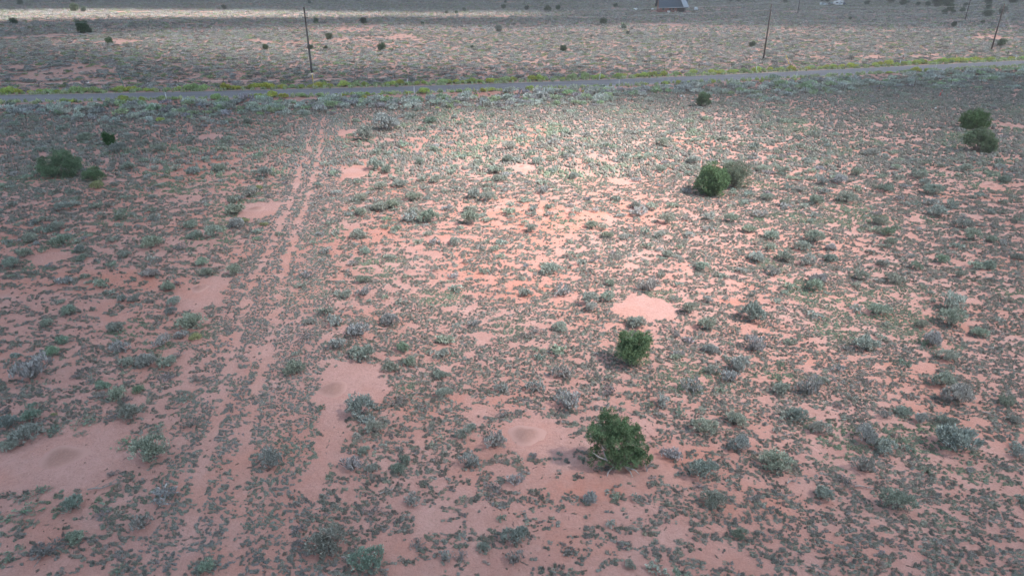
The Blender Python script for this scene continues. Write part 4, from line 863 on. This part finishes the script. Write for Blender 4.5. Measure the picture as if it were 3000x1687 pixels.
x, y, _ = at(362, 252); o = empty('sign_post', (x, y, gzf(x, y))); o.rotation_euler = (0, R(-9), 0)
MB().box(-0.05, 0.05, -0.04, 0.04, -0.3, 2.0).build('post', M_GREEN, o); MB().box(-0.07, 0.07, -0.06, 0.06, 2.003, 2.06).build('cap', M_GREEN, o)
tag(o, 'green steel post leaning left beyond the road at far left', 'post')
def fence(off, a0, a1, step, label):
    x0, y0 = road_pt(a0, off); o = empty('wire_fence', (x0, y0, 0)); n = int((a1 - a0) / step); pts = []
    pm = MB().box(-0.02, 0.02, -0.02, 0.02, -0.3, 1.25).box(-0.035, 0.035, 0.021, 0.028, -0.3, 1.25).mesh('fence_post', M_FENCE)
    for i in range(n + 1):
        x, y = road_pt(a0 + i * step + rnd.uniform(-.4, .4), off + rnd.uniform(-.1, .1)); z = gzf(x, y); pts.append((x, y, z))
        p = obj('fence_post', pm, o); p.location = (x - x0, y - y0, z); p.rotation_euler = (R(rnd.uniform(-5, 5)), R(rnd.uniform(-6, 6)), rnd.uniform(0, 3))
    for hz in (0.4, 0.75, 1.1):
        MB().tube([(x - x0, y - y0, z + hz) for x, y, z in pts], [0.006] * len(pts), 3).build('strand', M_FENCE, o)
    tag(o, label, 'fence')
fence(ROAD_W + 9.5, -25, 265, 7.5, 'rusty thin wire fence beyond the far road verge')
fence(-15.2, -30, 260, 7.5, 'rusty thin wire fence along the sage belt below the road')
# survey stake with pink ribbon
M_LATH = plain('pale_lath', (0.50, 0.40, 0.32), 0.8); M_PINK = plain('pink_ribbon', (0.75, 0.09, 0.10), 0.6)
x, y, _ = at(2751, 283); o = empty('survey_stake', (x, y, gzf(x, y))); o.rotation_euler = (0, R(14), 0)
MB().box(-0.025, 0.025, -0.01, 0.01, -0.1, 1.1).build('lath', M_LATH, o)
b = MB()
for z0, ln, sx in ((1.02, 0.22, 1), (0.62, 0.34, -1), (0.45, 0.3, 1), (0.2, 0.22, -1)):
    b.tube([(0, -0.03, z0), (0.07 * sx, -0.05, z0 - ln * 0.5), (0.05 * sx, -0.05, z0 - ln)], [0.05, 0.04, 0.03], 5)
b.build('ribbon', M_PINK, o); tag(o, 'thin survey stake tied with bright pink ribbon at far right', 'stake')
M_STONE = plain('grey_stone', (0.42, 0.42, 0.43), 0.85, noise=0.25, nscale=7); M_STONE2 = plain('reddish_stone', (0.30, 0.19, 0.16), 0.9, noise=0.25, nscale=9)
def stone(px, py, w, label, mat, name='stone', cat='stone'):
    x, y, _ = at(px, py); wm = w / F * depth(px, py); b = MB(); r = np.random.default_rng(int(px)); rows, ring = 4, 8; vs = []
    for l in range(rows):
        th = (l / rows) * math.pi / 2
        for k in range(ring):
            a = 2 * math.pi * k / ring; q_ = math.cos(th) * r.uniform(0.8, 1.15); vs.append((wm / 2 * q_ * math.cos(a), wm / 2 * 0.8 * q_ * math.sin(a), wm * 0.45 * math.sin(th) * r.uniform(0.9, 1.1) - 0.03))
    vs.append((0, 0, wm * 0.42)); fs = [(l * ring + k, l * ring + (k + 1) % ring, (l + 1) * ring + (k + 1) % ring, (l + 1) * ring + k) for l in range(rows - 1) for k in range(ring)] + [((rows - 1) * ring + k, (rows - 1) * ring + (k + 1) % ring, rows * ring) for k in range(ring)]
    o = b.add(vs, fs).build(name, mat); o.location = (x, y, gzf(x, y)); tag(o, label, cat)
stone(1998, 285, 15, 'pale grey boulder in the sage left of the lone juniper', M_STONE)
stone(1604, 604, 14, 'pale grey stone lying on red sand near the centre', M_STONE)
stone(250, 1295, 9, 'small reddish stone on the big bare patch, near left', M_STONE2)
stone(188, 404, 9, 'pale grey stone far left above the sprawling green bush', M_STONE)
stone(913, 226, 26, 'pale stone heap at the foot of the left utility pole', plain('pale_rubble', (0.46, 0.36, 0.31), 0.9, noise=0.2, nscale=5), 'stone_heap', 'stones')
M_BAG = plain('white_litter', (0.75, 0.76, 0.78), 0.5)
for px, py, w, lb in ((213, 351, 9, 'white plastic litter caught in the sage belt far left'), (364, 346, 6, 'small white litter scrap in the sage belt left of the track'), (2741, 319, 8, 'white litter scrap below the survey stake'),
                      (2533, 553, 7, 'white litter scrap among mats right of the twin junipers'), (144, 282, 5, 'pale scrap lying on the road at far left'), (257, 243, 9, 'white scrap on the wheel track beyond the road'), (1370, 1630, 6, 'pale bone-like scrap at bottom centre')):
    stone(px, py, w, lb, M_BAG, 'litter_scrap', 'litter')
# fallen dead branches on the sand
for px, py, w, rz, lb in ((310, 1432, 95, 0.25, 'dark fallen branch below the big bare patch at left'), (300, 1165, 80, 0.1, 'dark fallen branch in the scrub above the left patch'), (2535, 1435, 60, -0.3, 'forked dead branch among mats at lower right'),
                      (2320, 1418, 50, 0.4, 'curved dead twig on sand at lower right'), (1140, 1440, 60, 0.6, 'thin dead twig on sand below the large sage'), (1020, 1640, 50, -0.5, 'dead twig beside the sage at bottom'), (2900, 1215, 40, -0.6, 'straight dark stick near the right edge'), (1225, 1150, 50, 0.0, 'dead brush heap right of the bare circle')):
    x, y, _ = at(px, py); wm = w / F * depth(px, py); o = empty('fallen_branch', (x, y, gzf(x, y) + 0.02), rz); r = np.random.default_rng(int(px + py)); b = MB(); prev = None
    main = [(-wm / 2 + wm * k / 5, r.normal() * 0.05 * wm, 0.04 + abs(r.normal()) * 0.03) for k in range(6)]
    b.tube(main, [0.03, 0.028, 0.024, 0.02, 0.014, 0.006], 5).build('limb', M_TWIG, o); b2 = MB()
    for k in range(1, 5):
        e = Vector(main[k]) + Vector((wm * 0.2, r.choice([-1, 1]) * wm * r.uniform(0.12, 0.25), 0.05)); b2.tube([main[k], Vector(main[k]).lerp(e, 0.6) + Vector((0, 0, 0.04)), e], [0.014, 0.01, 0.004], 4)
    b2.build('twigs', M_TWIG, o); tag(o, lb, 'branch')

# ------------------------------------------------------------------ house
hx, hy, _ = at(1933, 37); H0 = empty('house', (hx, hy, 0))
M_RED = plain('red_stained_siding', (0.24, 0.09, 0.08), 0.8, noise=0.15, nscale=1.5); M_ROOF = plain('slate_blue_shingle', (0.05, 0.078, 0.115), 0.8, noise=0.15, nscale=2)
M_BROWN = plain('brown_gable', (0.17, 0.075, 0.05), 0.8); M_DARK = plain('dark_timber', (0.03, 0.028, 0.035), 0.8); M_LGREY = plain('light_metal_roof', (0.36, 0.41, 0.48), 0.5)
M_GLASS = plain('window_glass', (0.03, 0.04, 0.05), 0.1); M_TRIM = plain('cream_trim', (0.45, 0.36, 0.28), 0.7)
WL, WD, EH, RH = 13.2, 8.5, 2.7, 10.6
MB().box(0, 8.6, 0, WD, -0.2, EH).build('wall', M_RED, H0)
for k in range(9):
    zz = 0.1 + k * 0.29; MB().box(0.02, 8.58, -0.035, -0.003, zz, zz + 0.255).build('siding_board', M_RED, H0)
MB().box(8.6, WL, 3.2, WD, -0.2, EH).build('wall', M_DARK, H0)
for xx in (8.9, 10.9, 12.9): MB().box(xx - 0.09, xx + 0.09, 0.1, 0.28, -0.2, EH - 0.05).build('porch_post', M_DARK, H0)
MB().box(8.65, WL, 0, 3.15, -0.1, 0.15).build('porch_floor', M_DARK, H0)
ov = 0.9; ym = WD / 2
def roof_plane(y0, z0, y1, z1, x0, x1, th=0.18):
    d = Vector((0, y1 - y0, z1 - z0)).normalized(); n_ = Vector((0, -d.z, d.y)); n_ = n_ if n_.z > 0 else -n_
    vs = [Vector((x, y, z)) for (y, z) in ((y0, z0), (y1, z1)) for x in (x0, x1)]
    vs = vs + [v + n_ * th for v in vs]
    return MB().add(vs, [(0, 1, 3, 2), (4, 6, 7, 5), (0, 4, 5, 1), (2, 3, 7, 6), (0, 2, 6, 4), (1, 5, 7, 3)])
sl = (RH - EH) / ym
roof = roof_plane(-0.7, EH - 0.7 * sl * 0.55, ym, RH, -ov, WL + 0.5).build('roof', M_ROOF, H0); roof_plane(WD + 0.7, EH - 0.4, ym, RH + 0.002, -ov, WL + 0.5).build('roof', M_ROOF, H0)
MB().add([(-0.02, 0.1, EH + .002), (-0.02, WD - 0.1, EH + .002), (-0.02, ym, RH - 0.25), (0.2, 0.1, EH + .002), (0.2, WD - 0.1, EH + .002), (0.2, ym, RH - 0.25)], [(0, 2, 1), (3, 4, 5), (0, 1, 4, 3), (1, 2, 5, 4), (2, 0, 3, 5)]).build('gable', M_BROWN, H0)
for s, (ya, yb) in enumerate(((-0.7, ym), (WD + 0.7, ym))):
    roof_plane(ya, EH - (0.7 * sl * 0.55 if s == 0 else 0.4) - 0.3, yb, RH - 0.3, -ov - 0.08, -ov - 0.005, 0.42).build('barge_board', M_BROWN, H0)
b = MB().add([(8.1, ym - 1.6, RH - 1.2), (10.0, ym - 1.6, RH - 1.2), (13.9, -1.6, EH - 0.55), (11.2, -1.6, EH - 0.55)] + [(8.1, ym - 1.6, RH - 1.05), (10.0, ym - 1.6, RH - 1.05), (13.9, -1.6, EH - 0.4), (11.2, -1.6, EH - 0.4)],
             [(0, 3, 2, 1), (4, 5, 6, 7), (0, 1, 5, 4), (1, 2, 6, 5), (2, 3, 7, 6), (3, 0, 4, 7)])
vs = b.v; b.v = [(x, y - 0.9, z + 0.35) for x, y, z in vs]; b.build('metal_roof_panel', M_LGREY, H0)
for xx, w, z0, z1 in ((1.6, 1.1, 1.0, 2.0), (6.6, 1.0, 1.0, 2.0)):
    f = MB().box(xx - w / 2 - .1, xx + w / 2 + .1, -0.075, -0.036, z0 - .1, z1 + .1).build('window', M_TRIM, H0); MB().box(xx - w / 2, xx + w / 2, -0.09, -0.076, z0, z1).build('pane', M_GLASS, f)
f = MB().box(4.6, 5.5, -0.08, -0.036, 0.0, 2.05).build('door', M_DARK, H0); MB().box(5.33, 5.4, -0.12, -0.081, 0.95, 1.05).build('handle', M_LGREY, f)
MB().box(3.6, 3.75, 0.3, 0.5, EH + 0.8, EH + 1.5).build('vent_pipe', M_LGREY, H0)
tag(H0, 'red-walled house with tall steep slate-blue roof at the top edge', 'house')
# things round the house
M_WHITE = plain('white_enamel', (0.72, 0.75, 0.77), 0.4)
x, y, _ = at(1957, 38); o = empty('chest_freezer', (x, y - 1.5, 0)); MB().box(-0.65, 0.65, -0.4, 0.4, 0.05, 0.85).build('cabinet', M_WHITE, o); MB().box(-0.67, 0.67, -0.42, 0.42, 0.853, 0.98).build('lid', M_WHITE, o)
tag(o, 'white boxy appliance standing in front of the red house wall', 'appliance')
x, y, _ = at(1911, 32); o = empty('water_tank', (x, y, 0))
MB().tube([(-0.6, 0, 0.7), (-0.5, 0, 0.7), (0.5, 0, 0.7), (0.6, 0, 0.7)], [0.25, 0.5, 0.5, 0.25], 12).build('tank', M_WHITE, o, True)
for s in (-0.35, 0.35): MB().box(s - 0.06, s + 0.06, -0.3, 0.3, -0.02, 0.3).build('saddle', M_DARK, o)
tag(o, 'small white tank on saddles left of the red house', 'tank')
x, y, _ = at(1862, 30); o = empty('covered_pile', (x, y, 0)); b = MB(); r = np.random.default_rng(4); vs, fs = [], []
for i in range(9):
    for j in range(5):
        e = math.sin(math.pi * i / 8) * math.sin(math.pi * j / 4); vs.append(((i - 4) * 0.75, (j - 2) * 0.8, 0.0 + e * r.uniform(0.5, 0.95)))
fs = [(i * 5 + j, (i + 1) * 5 + j, (i + 1) * 5 + j + 1, i * 5 + j + 1) for i in range(8) for j in range(4)]
b.add(vs, fs).build('tarpaulin', M_WHITE, o)
for s in (-2.6, 2.4): stone_b = MB().box(s - 0.3, s + 0.3, -1.75, -1.45, 0, 0.25).build('weight', M_STONE, o)
tag(o, 'low pale sheeted pile on the ground left of the red house', 'pile')
# ------------------------------------------------------------------ vehicles
M_TYRE = plain('tyre_rubber', (0.015, 0.015, 0.016), 0.9); M_CGLASS = plain('car_glass', (0.02, 0.025, 0.035), 0.08); M_LIGHT = plain('lamp_lens', (0.7, 0.7, 0.68), 0.2); M_RIM = plain('rim_metal', (0.4, 0.4, 0.42), 0.35, 0.6)
def prism(profile, y0, y1, inset=0.0, zi=1.0):
    n = len(profile); vs = [(x, y0 + (inset if z > zi else 0), z) for x, z in profile] + [(x, y1 - (inset if z > zi else 0), z) for x, z in profile]
    return MB().add(vs, [tuple(range(n))[::-1], tuple(range(n, 2 * n))][::-1] + [(k, (k + 1) % n, n + (k + 1) % n, n + k)[::1] for k in range(n)])
def wheel(o, x, y, r=0.34, w=0.22):
    t = MB().tube([(x, y - w / 2, r), (x, y + w / 2, r)], [r, r], 16).build('wheel', M_TYRE, o); MB().tube([(x, y - w / 2 - .015, r), (x, y + w / 2 + .015, r)], [r * .6, r * .6], 12).build('rim', M_RIM, t)
def car(px, py, rz, paint, label, L=4.5, suv=True, flip=1):
    x, y, _ = at(px, py); o = empty('car', (x, y + 0.9, 0), rz); k = L / 4.5
    body = [(-2.25, .35), (-2.25, .95), (-2.15, 1.02), (-1.0 if not suv else -2.1, 1.05), (0.75, 1.03), (2.0, .92), (2.25, .75), (2.25, .35)]
    cab = [(-2.1, 1.051), (-1.95, 1.68), (-1.6, 1.74), (0.0, 1.72), (0.8, 1.033)] if suv else [(-1.1, 1.051), (-0.9, 1.62), (-0.3, 1.68), (0.2, 1.62), (0.8, 1.033)]
    fl = lambda P: [(x_ * k * flip, z) for x_, z in (P if flip > 0 else P[::-1])]
    prism(fl(body), -0.88, 0.88).build('body', paint, o); prism(fl(cab), -0.80, 0.80, 0.1, 1.2).build('cabin', paint, o)
    for s in (-1, 1):
        for xa, xb in (((-1.75, -0.95), (-0.85, -0.1)) if suv else ((-0.8, -0.1),)):
            MB().add([(xa * k * flip, s * .815, 1.12), (xb * k * flip, s * .815, 1.12), ((xb - .05) * k * flip, s * .735, 1.6), ((xa + .1) * k * flip, s * .735, 1.6)], [(0, 1, 2, 3)]).build('side_window', M_CGLASS, o)
        MB().box(min(2.2 * k * flip, 2.27 * k * flip), max(2.2 * k * flip, 2.27 * k * flip), s * .65 - .15, s * .65 + .15, .68, .82).build('headlight', M_LIGHT, o)
    ws = [(0.77 * k * flip, -.72, 1.09), (0.77 * k * flip, .72, 1.09), (0.08 * k * flip, .64, 1.66), (0.08 * k * flip, -.64, 1.66)]
    MB().add([(x_ + .03 * flip, y_, z_ + .02) for x_, y_, z_ in ws], [(0, 1, 2, 3)]).build('windscreen', M_CGLASS, o)
    for wx in (-1.4, 1.4):
        for wy in (-.8, .8): wheel(o, wx * k, wy)
    tag(o, label, 'car'); return o
car(2414.5, 17.2, 0.05, plain('pale_blue_paint', (0.50, 0.57, 0.62), 0.3), 'pale blue-white estate car parked left of the white trailer', 4.4, True)
car(2040, 32.5, 1.25, plain('white_paint', (0.62, 0.68, 0.74), 0.3), 'pale car parked end-on right of the red house', 4.3, True)
car(2430, 16.8, 0.1, plain('dull_grey_paint', (0.19, 0.18, 0.19), 0.5), 'dull grey pickup parked between pale car and trailer', 4.0, False)
x, y, _ = at(2436.5, 16); o = empty('storage_box', (x, y + 1.2, 0)); MB().box(-0.65, 0.65, -0.7, 0.7, 0, 1.5).build('box', plain('blue_grey_panel', (0.25, 0.36, 0.42), 0.6), o); MB().box(-0.7, 0.7, -0.75, 0.75, 1.503, 1.6).build('lid', M_LGREY, o)
tag(o, 'blue-grey storage box beside the white trailer', 'box')
x, y, _ = at(2457, 17.4); o = empty('travel_trailer', (x, y + 1.2, 0), 0.04)
prism([(-2.5, .75), (-2.7, 1.9), (-2.2, 2.35), (-0.6, 2.45), (-0.5, 2.75), (2.45, 2.8), (2.5, .5), (-1.4, .5)], -1.15, 1.15).build('body', M_WHITE, o)
MB().box(-2.0, -0.6, -1.17, -1.152, 1.35, 1.95).build('window', M_CGLASS, o); MB().box(1.2, 1.9, -1.17, -1.152, 1.5, 2.0).build('window', M_CGLASS, o)
dr = MB().box(0.2, 0.85, -1.175, -1.152, 0.6, 2.4).build('door', M_LGREY, o); MB().box(0.3, 0.36, -1.20, -1.176, 1.4, 1.5).build('handle', M_DARK, dr)
MB().box(-2.3, 2.45, -1.165, -1.151, 1.0, 1.12).build('stripe', plain('blue_stripe', (0.18, 0.28, 0.42), 0.4), o)
MB().box(-0.3, 0.6, -0.4, 0.4, 2.79, 3.05).build('roof_unit', M_WHITE, o)
for wx in (0.6, 1.3): 
    for wy in (-.95, .95): wheel(o, wx, wy, 0.33)
MB().tube([(-1.5, 0, .5), (-3.4, 0, .45)], [.07, .05], 6).build('tow_bar', M_DARK, o); tag(o, 'white travel trailer with dark side window parked at top right', 'trailer')
x, y, _ = at(2476.5, 17.2); o = empty('shade_tent', (x, y + 1.2, 0))
MB().add([(-1.3, -1.2, 0), (1.5, -1.2, 0), (1.5, 1.2, 0), (-1.3, 1.2, 0), (-0.9, -0.9, 2.0), (-0.9, 0.9, 2.0)], [(0, 1, 4), (1, 2, 5, 4), (2, 3, 5), (3, 0, 4, 5)]).build('canopy', plain('dark_blue_canvas', (0.04, 0.06, 0.10), 0.8), o)
MB().add([(0.35, -1.1, 1.02), (1.35, -1.1, 0.2), (1.35, 0.2, 0.2), (0.35, 0.2, 1.02)], [(0, 1, 2, 3)]).build('pale_panel', plain('pale_blue_canvas', (0.42, 0.52, 0.60), 0.8), o)
tag(o, 'dark sloping canvas tent at the right end of the trailer', 'tent')
x, y, _ = at(2486, 17.4); o = empty('tarped_bin', (x, y + 0.6, 0)); MB().box(-0.45, 0.45, -0.4, 0.4, 0, 0.55).build('bin', plain('lime_plastic', (0.50, 0.62, 0.36), 0.6), o); MB().box(-0.5, 0.5, -0.45, 0.45, 0.553, 0.64).build('lid', plain('lime_plastic_lid', (0.52, 0.64, 0.40), 0.6), o)
tag(o, 'small lime-yellow bin right of the dark tent', 'bin')
print('mats', n_m, n_m2, 'scrub', n_s, n_f1, n_f2, 'things', len(things), len(rabbits), 'fars', len(fars))
# ------------------------------------------------------------------ haze over the far plain
mh, N, L = new_mat('thin_haze'); pv = N.new('ShaderNodeVolumePrincipled'); pv.inputs['Color'].default_value = (0.86, 0.91, 1.0, 1); pv.inputs['Density'].default_value = 0.0006; pv.inputs['Anisotropy'].default_value = 0.2
oh = N.new('ShaderNodeOutputMaterial'); L.new(pv.outputs[0], oh.inputs['Volume'])
hz_ = MB().box(-3200, 3200, -1700, 4200, -1.6, 19.5).build('haze', mh); tag(hz_, 'thin pale haze over the plain', None, None, 'stuff')
